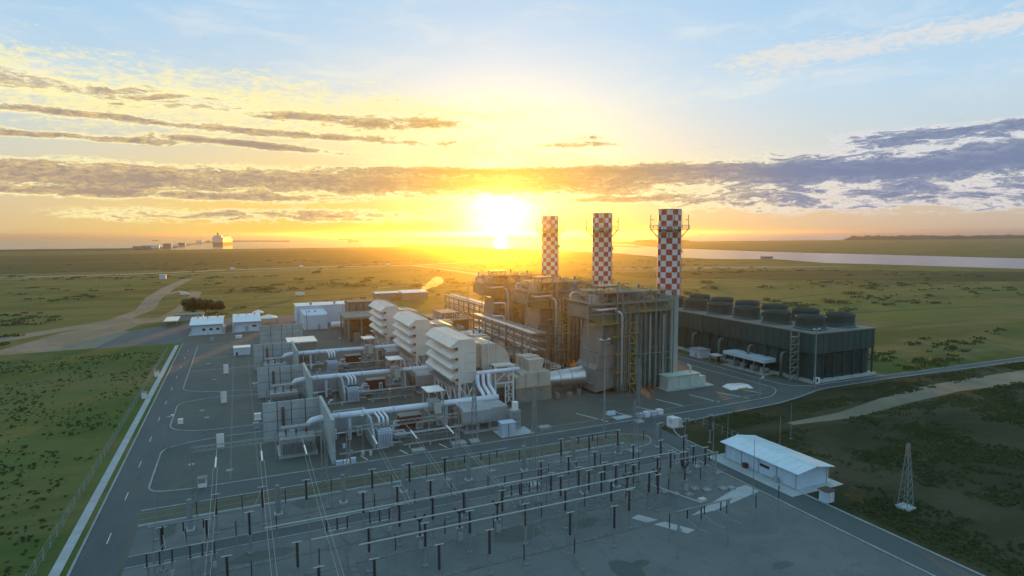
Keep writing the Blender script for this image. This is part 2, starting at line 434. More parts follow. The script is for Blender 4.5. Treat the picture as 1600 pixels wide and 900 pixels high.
# ------------------------------------------------------------------ ground, water
def sheet(name, pts, z, m):
    return structure(MB().poly(pts, z).build(name, m))
R = 30000
structure(MB().poly([(R * math.cos(2 * PI * i / 64), R * math.sin(2 * PI * i / 64)) for i in range(64)], -1.2).build('sea', 'water'))
LAND = [(-9000, 2500), (-1400, 2420), (-671, 2384), (-294, 2301), (-60, 2310), (272, 2296), (540, 2250), (640, 2640), (700, 2760), (735, 2600), (766, 2217), (793, 1771), (824, 1447),
        (841, 1285), (815, 1150), (789, 1031), (800, 930), (823, 878), (870, 850), (900, 833), (880, 760), (858, 691), (893, 612), (942, 458), (1010, 250), (1050, -100), (1100, -1500), (-9000, -1500)]
sheet('grassland', LAND, 0, 'grass')
def ribbon_sheet(name, centre, w, z, m):
    mb = MB(); pts = [Vector(p) for p in centre]; a = []; b = []
    for k, p in enumerate(pts):
        d = (pts[min(k + 1, len(pts) - 1)] - pts[max(k - 1, 0)]).normalized(); nrm = Vector((-d.y, d.x))
        ww = w[k] if isinstance(w, (list, tuple)) else w
        a.append(p + nrm * ww / 2); b.append(p - nrm * ww / 2)
    n = len(pts)
    mb.add([(p.x, p.y, z) for p in a + b], [(n + i, n + i + 1, i + 1, i) for i in range(n - 1)])
    return structure(mb.build(name, m))
sheet('scrub_belt', [(-2500, 1010), (-300, 985), (100, 1010), (420, 1120), (640, 1250), (700, 1600), (620, 1980), (300, 1980), (-300, 1850), (-2500, 1950)], .01, 'belt')
sheet('scrub_belt', [(420, 640), (560, 620), (700, 560), (860, 440), (960, 330), (860, 270), (640, 380), (500, 480), (400, 560)], .01, 'belt')
FAR = [(1500, 3300), (2400, 3760), (3050, 4200), (2900, 3600), (3200, 3640), (4800, 4300), (9500, 5200), (9500, 600), (3600, 900), (2200, 985), (1710, 1085), (1480, 1290), (1420, 1480), (1380, 1560), (1400, 1800), (1440, 2300)]
def px_ground(x, y, z=0):                            # metres of a bearing on the flat ground, used for far shorelines only
    d = fw * FPX + rt2 * (x - 800) - up2 * (y - 450)
    t = (z - 50) / d.z; return (d.x * t, d.y * t)
FAR = [px_ground(*p, -1.0) for p in [(871, 375.6), (918, 376.8), (995, 377.6), (1062, 377.2), (1180, 376.2), (1322, 375), (1385, 374.4), (1600, 373.4), (1900, 372), (1900, 415), (1600, 403.5), (1385, 397.8), (1191, 392.8), (1062, 388), (1010, 384.6), (985, 381.6), (918, 379)]]
sheet('far_shore', FAR, -.9, 'grass')
bar = [px_ground(*p, -1.0) for p in [(836, 379.6), (870, 380), (930, 381.8), (995, 384.6), (1010, 385.8), (993, 386.4), (930, 383.4), (870, 381.4)]]
sheet('sand_bar', bar, -.8, 'tan')

# plant platform, roads
sheet('plant_yard', [(-24.6, 20), (130, 20), (130, 118), (205, 137), (205, 150), (166, 152), (166, 345), (70, 352), (-24.6, 352)], .004, 'yard')
sheet('bare_ground', [(-100, 318), (-31, 322), (-31, 350), (-56, 372), (-50, 400), (-24, 402), (-26, 418), (-60, 425), (-84, 380)], .0055, 'tan')
sheet('service_area', [(-60, 318), (-24.6, 318), (-24.6, 350), (70, 352), (70, 400), (-20, 400), (-52, 372)], .006, 'asphalt')
sheet('access_road', [(-24.5, -40), (-18.2, -40), (-18.2, 318), (-24.5, 318)], .008, 'asphalt')
sheet('front_road', [(-18.2, 125.8), (80, 125.8), (118, 127), (143, 128.5), (155, 131), (168, 135), (200, 135), (330, 129), (330, 134), (200, 138.3), (180, 138.6), (160, 140), (156, 136), (148, 134), (128, 132.4), (-18.2, 132.2)], .008, 'asphalt_u')
sheet('side_road', [(90.8, 20), (96.6, 20), (96.6, 125.8), (91.6, 125.8)], .008, 'asphalt')
sheet('tower_road', [(154.5, 142), (161, 138), (161.5, 345), (154.5, 345)], .010, 'asphalt')
sheet('cross_road', [(-18.2, 207.5), (6, 204.5), (6, 209.5), (-8, 212.5), (-18.2, 216)], .010, 'asphalt')
sheet('cross_road', [(-18.2, 162.5), (6, 165.5), (6, 170.5), (-8, 171), (-18.2, 176)], .010, 'asphalt')
sheet('switchyard_gravel', [(-17.5, 20), (90.2, 20), (90.2, 118.4), (-17.5, 118.4)], .012, 'gravel')
sheet('switchyard_road', [(-17.5, 104.2), (86, 105.6), (86, 108.6), (-17.5, 107.4)], .016, 'asphalt_u')
sheet('verge', [(-17.9, 118.6), (82, 118.6), (90.4, 118.2), (91, 121), (88.5, 125.2), (-17.9, 125.2)], .014, 'verge')
sheet('gravel_bed', arc([(-17.9, 307), (-17.9, 219), (-9, 213.6), (5, 210.2), (5, 307)], 3), .012, 'bed')
sheet('gravel_bed', arc([(-17.9, 200), (-17.9, 177), (-10, 171.6), (5, 171.2), (5, 204), (-8, 206.5), (-16, 205)], 4), .012, 'bed')
sheet('gravel_bed', arc([(-17.9, 160), (-17.9, 133.5), (-8, 132.6), (16, 132.6), (16, 164.6), (-8, 164.2), (-15, 162.5)], 4), .012, 'bed')
sheet('rough_ground', [(97, 20), (500, -60), (500, 125), (330, 128.6), (200, 134.6), (168, 134.6), (155, 130.4), (143, 128), (118, 126.4), (97, 125)], .005, 'grassdark')
sheet('rough_ground', [(-300, -60), (-24.8, -60), (-24.8, 300), (-40, 312), (-300, 330)], .005, 'grass')
ribbon_sheet('dirt_track', [(130, 113), (150, 112), (175, 116), (205, 119), (260, 116)], [2, 5, 7, 9, 14], .009, 'tan')
ribbon_sheet('dirt_track', [(-110, 360), (-66, 420), (-58, 470), (-62, 560), (-60, 660), (-52, 780)], [14, 12, 11, 12, 12, 10], .009, 'tan')
ribbon_sheet('dirt_track', [(-64, 560), (-45, 620), (-34, 600), (-33, 520), (-38, 450), (-44, 410), (-56, 395)], [6, 10, 9, 7, 7, 6, 6], .011, 'tan')
ribbon_sheet('country_road', [(-1500, 890), (-258, 907), (-118, 910), (-18, 945), (114, 966), (256, 942), (330, 980), (520, 1100)], 15, .02, 'road')
ribbon_sheet('country_road', [(250, 945), (262, 830), (266, 680), (262, 560), (255, 480), (245, 380)], 11, .025, 'road')
ribbon_sheet('country_road', [(272, 945), (290, 830), (300, 680), (305, 560)], 6, .025, 'road')
ribbon_sheet('field_track', [(-1500, 840), (-118, 868), (60, 900), (200, 905)], 12, .015, 'tan')
ribbon_sheet('earth_strip', [(110, 560), (150, 580), (190, 600), (215, 605)], [3, 14, 12, 4], .015, 'tan')
for k_, (pts_, w__) in enumerate([([(270, 300), (340, 330), (440, 345), (600, 300)], 2.5), ([(-26, 500), (60, 520), (180, 545), (250, 560)], 3), ([(-30, 640), (80, 690), (250, 700)], 3), ([(300, 560), (420, 600), (600, 560)], 3), ([(220, 240), (300, 262), (460, 240)], 2.5)]):
    ribbon_sheet('ditch', pts_, w__, .013 + k_ * .001, 'belt')
for k_, pts_ in enumerate([[(300, 470), (380, 500), (520, 500), (680, 430)], [(-20, 450), (60, 470), (160, 480), (240, 478)], [(290, 420), (360, 440), (470, 420)]]):
    ribbon_sheet('field_track', pts_, 3, .018 + k_ * .001, 'tan')
ribbon_sheet('earth_strip', [(430, 720), (560, 690), (700, 640), (800, 600)], [8, 60, 40, 10], .02, 'tan')
ribbon_sheet('shore_strip', [(300, 2270), (480, 2240), (620, 2300), (740, 2150), (770, 1750), (800, 1400), (815, 1250)], [8, 20, 24, 30, 20, 24, 8], .02, 'tan')

# kerbs
def kerb(pts, r=4, w=.38, closed=False):
    structure(MB().strip(arc(pts, r), w, 0, .13).build('kerb', 'kerb'))
kerb([(-24.7, 20), (-24.7, 317)])
structure(MB().strip([(-26.6, 20), (-26.6, 312)], 1.5, 0, .1).build('pavement', 'path'))
kerb([(5, 210.2), (-9, 213.6), (-17.9, 219), (-17.9, 307), (5, 309)])
kerb([(5, 204), (-8, 206.5), (-17.9, 203), (-17.9, 176), (-10, 171.4), (5, 171.2)])
kerb([(16, 164.8), (-8, 164.4), (-17.9, 161), (-17.9, 134), (-11, 132.5), (24, 132.5), (60, 132.5), (118, 132.9), (147, 134.4), (156, 141), (154.4, 170), (154.4, 330)])
kerb([(-17.9, 125.3), (60, 125.3), (84, 125.5), (91, 121), (88, 115.5), (80, 114.6), (60, 114.8)])
structure(MB().strip([(-17.5, 118.5), (82, 118.5)], .3, 0, .35).build('retaining_kerb', 'concrete'))
kerb([(97, 20), (97, 118), (102, 126), (118, 126.8), (143, 128.2), (155, 131), (168, 134.7), (200, 134.7), (330, 128.7)], 6)
kerb([(161.2, 330), (161.2, 150), (162, 142), (168, 138.8), (200, 138.4), (330, 134.2)])
kerb([(90.5, 20), (90.5, 114)])
kerb([(-17.5, 104), (86, 105.4)], w=.2); kerb([(-17.5, 107.6), (86, 108.8)], w=.2)
for a, b in [((88, 134.5), (84, 144.5)), ((97, 134.6), (93.5, 143)), ((106, 134.6), (103, 143)), ((116, 137), (113, 147)), ((128, 136.5), (125.5, 147)), ((139, 136), (135.5, 145)), ((137, 165), (146, 166)), ((147, 139), (143, 149))]:
    structure(MB().strip([a, b], .35, .012, .02).build('road_marking', 'line'))
for x in (24.5, 33.5, 43):
    structure(MB().strip([(x, 133.6), (x - 1, 137)], .25, .012, .02).build('road_marking', 'line'))
for k in range(14):
    structure(MB().strip([(-21.3, 60 + k * 18), (-21.3, 64 + k * 18)], .15, .012, .018).build('road_marking', 'line'))
for (x0, x1, y) in [(-17.5, 5, 275), (-17, 5, 250)]:
    structure(MB().strip([(x0, y), (x1, y - 1)], .4, .012, .1).build('drain_channel', 'kerb'))
for x in (-3.2, 2.2):
    structure(MB().strip([(x, 134), (x, 305)], .4, .014, .05).build('drain_channel', 'trench'))
def trench(pts, n, w=1.0):
    mb = MB(); rr = random.Random(int(pts[0][0] * 7 + pts[0][1])); (xa, ya), (xb, yb) = pts; L = math.hypot(xb - xa, yb - ya); ux, uy = (xb - xa) / L, (yb - ya) / L
    for k in range(n):
        a, b = L * k / n + .05, L * (k + 1) / n - .05; z = .05 + rr.uniform(0, .05); o = rr.uniform(-.04, .04)
        c = [(xa + ux * t_ - uy * q, ya + uy * t_ + ux * q) for t_, q in ((a, -w / 2 + o), (b, -w / 2 + o), (b, w / 2 + o), (a, w / 2 + o))]
        mb.add([(x, y, 0) for x, y in c] + [(x, y, z) for x, y in c], [(4, 5, 6, 7), (0, 1, 5, 4), (1, 2, 6, 5), (2, 3, 7, 6), (3, 0, 4, 7)])
    structure(mb.build('cable_trench', 'trench'))
for p_, n_ in ((((-17, 97), (84, 99.2)), 70), (((-17, 91), (74, 92.4)), 60), (((-12, 82), (66, 83)), 52), (((14, 60), (14, 103)), 30), (((45, 60), (45, 104)), 30), (((70, 93), (70, 104.6)), 9), (((-10, 112), (84, 113)), 60), (((28, 109), (28, 118)), 7), (((60, 109.4), (60, 118)), 7), (((64, 136.6), (150, 138.2)), 60)): trench(p_, n_)
rr_ = random.Random(15)
for k_ in range(26):
    x_, y_ = rr_.uniform(-14, 84), rr_.uniform(58, 117); a_, b_ = rr_.uniform(1.5, 6), rr_.uniform(1, 3.5)
    if 103 < y_ < 110: continue
    pts_ = [(x_ + a_ * math.cos(2 * PI * i / 9) * rr_.uniform(.7, 1.2), y_ + b_ * math.sin(2 * PI * i / 9) * rr_.uniform(.7, 1.2)) for i in range(9)]
    sheet('gravel_patch', pts_, .0135 + k_ * .0001, 'bed' if k_ % 3 else 'trench')
for k_ in range(16):
    x_, y_ = rr_.uniform(60, 150), rr_.uniform(136, 155); a_, b_ = rr_.uniform(1.5, 5), rr_.uniform(.8, 2.5)
    if x_ < 90: x_, y_ = rr_.uniform(-22, -20), rr_.uniform(100, 300); a_, b_ = 1.2, rr_.uniform(2, 9)
    pts_ = [(x_ + a_ * math.cos(2 * PI * i / 9) * rr_.uniform(.7, 1.2), y_ + b_ * math.sin(2 * PI * i / 9) * rr_.uniform(.7, 1.2)) for i in range(9)]
    sheet('tarmac_patch', pts_, .0115 + k_ * .0001, 'asphalt' if k_ % 2 else 'yard')
sheet('concrete_path', [(71.5, 82.4), (76.6, 82.2), (90.2, 85), (90.2, 88.4), (87, 88)], .03, 'path')
sheet('concrete_path', [(61.2, 86), (63.2, 86.6), (68.5, 78), (66.5, 77.5)], .03, 'path')

# ------------------------------------------------------------------ three turbine trains, 43 m apart
PITCHV = 43.0
WHICH = ['nearest', 'middle', 'farthest']
def ring(mb, x, y, z, r, tubew=.12, n=20):
    mb.tube([(x + r * math.cos(2 * PI * i / n), y + r * math.sin(2 * PI * i / n), z) for i in range(n + 1)], tubew, 4)

def chimney():
    x, y, r = 132.0, 166.0, 3.8
    t = thing('chimney_stack', 'x', 'chimney', (x, y, 0), 'chequered chimneys in a row')
    lo = MB(); lo.lathe(x, y, [(r - .35, 0), (r - .35, 28.6), (r, 29.2)], 32); lo.build('lower_shaft', 'shaft', t, smooth_=True)
    nb = MB(); nb.cyl(x, y, .0, .8, r + .5, n=24); nb.build('base_ring', 'concrete', t)
    up_ = MB(); n = 48; z0, z1, rows = 29.2, 57.6, 15
    for k in range(rows):
        za, zb = z0 + (z1 - z0) * k / rows, z0 + (z1 - z0) * (k + 1) / rows
        for i in range(n):
            a, b = 2 * PI * i / n + .12, 2 * PI * (i + 1) / n + .12
            up_.add([(x + r * math.cos(a), y + r * math.sin(a), za), (x + r * math.cos(b), y + r * math.sin(b), za),
                     (x + r * math.cos(b), y + r * math.sin(b), zb), (x + r * math.cos(a), y + r * math.sin(a), zb)], [(0, 1, 2, 3)], (i // 4 + k) % 2)
    up_.lathe(x, y, [(r, z1), (r - .25, z1 + .05), (r - .25, z1 - 3)], n)
    up_.build('chequered_shaft', ['red', 'wsq'], t)
    ri = MB(); ring(ri, x, y, 57.5, r + .06, .1, 32); ri.build('top_ring', 'steel', t)
    pl = MB(); n = 32
    pl.lathe(x, y, [(r + .05, 50.9), (6.6, 50.9), (6.6, 51.1), (r + .05, 51.1)], n); pl = pl.build('platform', 'steel', t)
    rl = MB()
    for z in (51.7, 52.3): ring(rl, x, y, z, 6.5, .06, 32)
    for i in range(20):
        a = 2 * PI * i / 20; rl.beam((x + 6.5 * math.cos(a), y + 6.5 * math.sin(a), 51), (x + 6.5 * math.cos(a), y + 6.5 * math.sin(a), 52.3), .1)
    rl.build('railing', 'steel', pl)
    for i in range(10):
        a = 2 * PI * i / 10 + .25
        br = MB(); br.beam((x + 6.3 * math.cos(a), y + 6.3 * math.sin(a), 50.9), (x + r * math.cos(a), y + r * math.sin(a), 48.2), .22); br.build('bracket', 'steel', pl)
    for i in range(4):
        a = 2 * PI * i / 4 - YAW
        ro = MB(); ro.tube([(x + 6.3 * math.cos(a), y + 6.3 * math.sin(a), 51), (x + 6.3 * math.cos(a), y + 6.3 * math.sin(a), 55.8)], .11, 5)
        ro.beam((x + 6.3 * math.cos(a), y + 6.3 * math.sin(a), 54.3), (x + 5.2 * math.cos(a), y + 5.2 * math.sin(a), 54.0), .14)
        ro.build('lightning_rod', 'darksteel', t)
    b = MB(); b.box(x + r * .9, x + r + 1.6, y - .8, y + .8, 43.3, 43.5); b.beam((x + r + 1.5, y, 43.3), (x + r, y, 42.2), .15); b.box(x + r + .5, x + r + 1.2, y - .3, y + .3, 43.5, 44.4)
    b.build('obstruction_light', 'steel', t)
    la = MB(); a = -PI * .2
    for s_ in (-.25, .25): la.tube([(x + (r + .25) * math.cos(a) + s_, y + (r + .25) * math.sin(a), 29), (x + (r + .25) * math.cos(a) + s_, y + (r + .25) * math.sin(a), 57)], .05, 4)
    la.build('ladder', 'steel', t)
    return t
st = chimney()
st['label'] = 'nearest and tallest-looking red and white chequered chimney, beside the cooling tower'
copy_tree(st, None, (0.4, 42, 0), 'middle chimney of the three, red and white chequered')
copy_tree(st, None, (-.6, 84.5, 0), 'farthest and smallest-looking red and white chequered chimney, closest to the sun')

def boiler():
    t = thing('heat_recovery_boiler', 'x', 'boiler', (116, 166, 0), 'boilers at the foot of the chimneys')
    v0, v1 = 158.4, 174
    # inlet flare
    i = MB(); i.prism_y([(99.4, .6), (106, 1.5), (106, 21.5), (102.2, 21.5), (100.4, 9), (99.4, 7.6)], v0 + 1, v1 - 3); inl = i.build('inlet_duct', 'inlet', t)
    r_ = MB()
    for k in range(9):
        x = 102.0 + k * .44 - (.3 if k == 0 else 0); r_.box(x, x + .18, v0 + .55, v0 + 1, 16.6 - k * .12, 21.3)
    r_.build('stiffener_rib', 'buck', inl)
    s_ = MB()
    for z in (7.6, 11.5, 15.2): s_.box(99.4 + max(0, (z - 9) * .145) + (.2 if z < 9 else 1.0), 106, v0 + .8, v0 + 1, z, z + .18)
    s_.build('seam', 'darksteel', inl)
    for k in range(3):
        z = 3 + k * 5
        st_ = MB(); st_.beam((99.4 + (0 if z < 8 else (z - 9) * .145 + .9) - .1, v0 + 2, z), (99.4 + (0 if z < 8 else (z - 9) * .145 + .9) - .1, v1 - 4, z), .4); st_.build('stiffener_beam', 'buck', inl)
    # main casing with buckstays
    c = MB(); c.box(106, 127, v0 + .8, v1 - .8, 2.2, 26.2); cas = c.build('casing', 'casing', t)
    for k in range(11):
        x = 107.4 + k * 1.95
        if 109.5 < x < 113: continue
        b = MB(); b.box(x - .3, x + .3, v0 - .1, v0 + .8, .4, 25.6); b.box(x - .14, x + .14, v0 - .35, v0 - .1, .4, 25.4); b.build('buckstay', 'buck', cas)
    for k in range(6):
        b = MB(); y = v0 + 2 + k * 2.3; b.box(127, 127.7, y - .2, y + .2, .4, 25.6); b.build('buckstay', 'buck', cas)
    for k in range(4):
        x = 108.6 + k * 5.2; p = MB(); p.tube([(x, v0 - .1, 3), (x, v0 - .1, 24)], .28, 8); p.build('downcomer', 'shaft', cas)
    h = MB(); h.box(106, 127, v0 + .8, v1 - .8, 1.2, 2.2); h.build('bottom_header', 'darksteel', t)
    for x in (107, 113, 119, 126):
        for y in (v0 + 1.5, v1 - 1.5):
            l = MB(); l.box(x - .4, x + .4, y - .4, y + .4, 0, 1.4); l.build('leg', 'darksteel', t)
    # upper house, overhanging towards the turbine
    u = MB(); u.prism_y([(97.2, 23.6), (101, 22.2), (106, 21.9), (127, 25.6), (127, 28.2), (98.4, 28.2), (97.2, 27)], v0 + 1.6, v1 - 1); u.build('upper_casing', 'casing', t)
    for z, x0, x1 in ((25.4, 111, 127.6), (17.6, 104.8, 112.3), (21.9, 96, 107)):
        w = MB(); w.box(x0, x1, v0 - 1.2, v0 + (.7 if z != 21.9 else 1.5), z, z + .14); wk = w.build('walkway', 'yellow', t)
        ra = MB()
        for zz in (.6, 1.15): ra.beam((x0, v0 - 1.1, z + zz), (x1, v0 - 1.1, z + zz), .07)
        n = int((x1 - x0) / 1.5)
        for k in range(n + 1): ra.beam((x0 + (x1 - x0) * k / n, v0 - 1.1, z + .1), (x0 + (x1 - x0) * k / n, v0 - 1.1, z + 1.15), .07)
        ra.build('railing', 'yellow', wk)
    # side stair tower
    s = MB()
    for x in (109.8, 112.8):
        for y in (v0 - 2.4, v0 - .3): s.beam((x, y, 0), (x, y, 26), .22)
    s.build('stair_frame', 'buck', t)
    for k in range(7):
        z = 2.8 + k * 3.2
        f = MB(); f.box(109.8, 112.8, v0 - 2.4, v0 - 1.3, z, z + .12); f.beam((110, v0 - 1.6, z), (112.6, v0 - 1.6, z - 3.1), .3); f.build('stair_landing', 'yellow', t)
    # steam pipes in bright cladding
    p = MB(); p.tube([(98.6, 173, 26.6), (98.6, 158.5, 26.6), (98.8, 157.4, 26.6), (100, 156.9, 26.6), (105.2, 156.9, 26.8)], .42, 8); p.build('steam_pipe', 'silver', t, smooth_=True)
    p = MB(); p.tube([(98.4, 173, 26.7), (98.4, 173, 30), (98.8, 173, 30.5), (102, 173, 30.5)], .42, 8); p.build('steam_pipe', 'silver', t, smooth_=True)
    p = MB(); p.tube([(105.2, 157.6, 26.0), (106.6, 157.2, 25.6), (107.3, 157, 24.6), (107.4, 157, 22), (107.4, 157, 3), (107.4, 157, 1)], .36, 8); p.build('steam_pipe', 'silver', t, smooth_=True)
    for dx_ in (109, 117, 125):
        p = MB(); p.tube([(dx_, v0 + .2, 25.6), (dx_, v0 + .2, 27), (dx_, v0 + 1.2, 28.6)], .3, 6); p.build('riser', 'buck', cas)
    # roof deck
    d = MB(); d.box(97, 128, v0 - .2, v1 + .3, 28.2, 28.5); dk = d.build('roof_deck', 'deck', t)
    ra = MB()
    for zz in (29.1, 29.7):
        ra.beam((97, v0 - .1, zz), (128, v0 - .1, zz), .07); ra.beam((97, v1 + .2, zz), (128, v1 + .2, zz), .07); ra.beam((97, v0, zz), (97, v1, zz), .07)
    for k in range(22): ra.beam((97 + k * 1.47, v0 - .1, 28.5), (97 + k * 1.47, v0 - .1, 29.7), .07)
    ra.build('railing', 'buck', dk)
    for x, ln in ((101.5, 11), (108.5, 13), (117.5, 13)):
        dr = MB(); yc = (v0 + v1) / 2; n = 14; rr = 1.1
        dr.tube([(x, yc - ln / 2 - .6, 30.2), (x, yc - ln / 2, 30.2), (x, yc + ln / 2, 30.2), (x, yc + ln / 2 + .6, 30.2)], rr, n)
        dr.build('steam_drum', 'inlet', t, smooth_=True)
        sdl = MB()
        for y in (yc - ln / 3, yc + ln / 3): sdl.box(x - .8, x + .8, y - .3, y + .3, 28.5, 29.4)
        sdl.build('drum_saddle', 'darksteel', t)
    for x, y, hh in ((104.5, 163, 5.0), (104.9, 169, 4.2), (112.5, 161, 3.6), (113.5, 168, 5.4), (121.5, 162, 3.2), (122.8, 170, 4.2), (110.2, 171, 4.6), (99.4, 165, 3.5)):
        v = MB(); v.cyl(x, y, 28.5, 28.5 + hh, .22, n=6); v.cyl(x, y, 28.5 + hh - 1.2, 28.5 + hh, .45, n=8); v.build('vent_silencer', 'steel', t)
    for x0, x1, y0, y1, hh in ((99, 101, 160, 163, 2.2), (114.8, 116.8, 160, 164, 2.6), (120, 122, 165, 168, 2.4), (124, 126.5, 160, 163, 1.6), (106, 107.5, 160.5, 163, 1.8)):
        b = MB(); b.box(x0, x1, y0, y1, 28.5, 28.5 + hh); b.build('roof_cabinet', random.choice(['inlet', 'encl', 'buck']), t)
    rnd = random.Random(3)
    for k in range(14):
        x, y = rnd.uniform(98, 126), rnd.uniform(159, 173); x2, y2 = x + rnd.choice((0, 3.5, -3)), y + rnd.choice((0, 3, 2)); z = rnd.uniform(29.2, 32)
        p = MB(); p.tube([(x, y, 28.5), (x, y, z), (x2, y2, z + .02), (x2, y2, 28.6)], .14, 5); p.build('roof_pipe', rnd.choice(['steel', 'yellow', 'silver']), t)
    fr = MB()
    for x in (101.5, 107.5):
        for y in (160, 165): fr.beam((x, y, 28.5), (x, y, 33.2), .22)
    for z in (31, 33.2):
        fr.beam((101.5, 160, z), (107.5, 160, z), .2); fr.beam((101.5, 165, z), (107.5, 165, z), .2); fr.beam((101.5, 160, z), (101.5, 165, z), .2); fr.beam((107.5, 160, z), (107.5, 165, z), .2)
    fr.build('roof_frame', 'buck', t)
    ro = MB(); ro.box(101.2, 107.8, 159.7, 165.3, 33.3, 33.6); ro.build('roof_canopy', 'inlet', t)
    # outer steel frame with open decks round the turbine end and up the sides
    for x in (95.2, 100.4, 105.6):
        for y in (v0 - 1.4, v1 + .8):
            l = MB(); l.box(x - .16, x + .16, y - .16, y + .16, 9 if x < 96 else 21.9, 32.5 if x > 100 else 28.2); l.build('steel_column', 'buck', t)
    for x in (107.6, 113.4, 120.2, 127.2):
        l = MB(); l.box(x - .16, x + .16, v0 - 1.5, v0 - 1.2, 0, 31.8); l.build('steel_column', 'buck', t)
    fr = MB()
    for z in (11.8, 25.2, 28.2, 31.6):
        fr.beam((107.6 if z < 20 else 95.2, v0 - 1.35, z), (127.2, v0 - 1.35, z), .2)
    for (xa, xb, za, zb) in ((107.6, 113.4, 25.3, 28.2), (113.4, 120.2, 28.4, 31.6), (120.2, 127.2, 28.4, 31.6), (95.2, 100.4, 25.3, 28.2), (120.2, 127.2, 25.3, 28.2)):
        fr.beam((xa, v0 - 1.35, za), (xb, v0 - 1.35, zb), .13); fr.beam((xb, v0 - 1.35, za), (xa, v0 - 1.35, zb), .13)
    fr.build('steel_frame', 'buck', t)
    for (x0, x1, y0, y1, z) in ((100.5, 113, v0, v1 - 2, 31.6), (116, 127, v0 + 3, v1 - 4, 31.0)):
        d = MB(); d.box(x0, x1, y0, y1, z, z + .12); dk2 = d.build('upper_deck', 'deck', t)
        ra = MB()
        for zz in (z + .6, z + 1.15):
            for p, q in (((x0, y0), (x1, y0)), ((x0, y1), (x1, y1)), ((x0, y0), (x0, y1)), ((x1, y0), (x1, y1))): ra.beam((*p, zz), (*q, zz), .07)
        for k in range(int(x1 - x0) + 1): ra.beam((x0 + k, y0, z), (x0 + k, y0, z + 1.15), .06)
        ra.build('railing', 'yellow', dk2)
        lg = MB()
        for x in (x0 + .3, (x0 + x1) / 2, x1 - .3):
            for y in (y0 + .3, y1 - .3): lg.beam((x, y, 28.5), (x, y, z), .18)
        lg.build('deck_leg', 'buck', dk2)
    rnd = random.Random(31)
    for k in range(26):
        x, y = rnd.uniform(98, 127), rnd.uniform(158.5, 173.4); h_ = rnd.uniform(1.2, 4.6)
        p = MB(); p.tube([(x, y, 28.5), (x, y, 28.5 + h_)], rnd.choice((.08, .12, .2)), 5)
        if k % 3 == 0: p.tube([(x, y, 28.5 + h_ * .8), (x + rnd.choice((-2.5, 2.5)), y, 28.5 + h_ * .8)], .1, 5)
        if k % 4 == 0: p.cyl(x, y, 28.5 + h_ * .55, 28.5 + h_ * .8, .35, n=8)
        p.build('roof_pipe', rnd.choice(['buck', 'steel', 'yellow', 'inlet']), t)
    rnd = random.Random(19)
    for k in range(9):                               # pipe drops and small decks left of the stair
        x = 106.3 + k * .5 + rnd.uniform(-.1, .1); zt = rnd.uniform(14, 25)
        p = MB(); p.tube([(x, v0 - .3 - rnd.uniform(0, .9), .5), (x, v0 - .3 - rnd.uniform(0, .9), zt)], rnd.choice((.07, .11, .16)), 5); p.build('riser', rnd.choice(['steel', 'buck', 'silver']), t)
    for z in (6.4, 12.2):
        d = MB(); d.box(105.9, 109.6, v0 - 1.3, v0 + .6, z, z + .12); d.beam((105.9, v0 - 1.25, z + 1.1), (109.6, v0 - 1.25, z + 1.1), .07); d.beam((105.9, v0 - 1.25, z + .6), (109.6, v0 - 1.25, z + .6), .06); d.build('side_deck', 'yellow', t)
    for k in range(7):
        x = 107.6 + k * 2.9; z = (9.5, 13.5, 18.2)[k % 3]
        p = MB(); p.tube([(x, v0 - .5, z), (x + 2.2, v0 - .5, z)], .12, 5); p.tube([(x + 2.2, v0 - .5, z), (x + 2.2, v0 - .5, 2)], .1, 5); p.build('drain_pipe', 'steel', t)
    return t
bo = boiler()
bo['label'] = 'nearest boiler with ribbed green-grey casing, in front of the tallest-looking chimney'
copy_tree(bo, None, (0, PITCHV, 0), 'middle boiler block, partly behind the nearest boiler')
copy_tree(bo, None, (-.5, 2 * PITCHV, 0), 'farthest boiler block, glowing amber at the foot of the chimney closest to the sun')

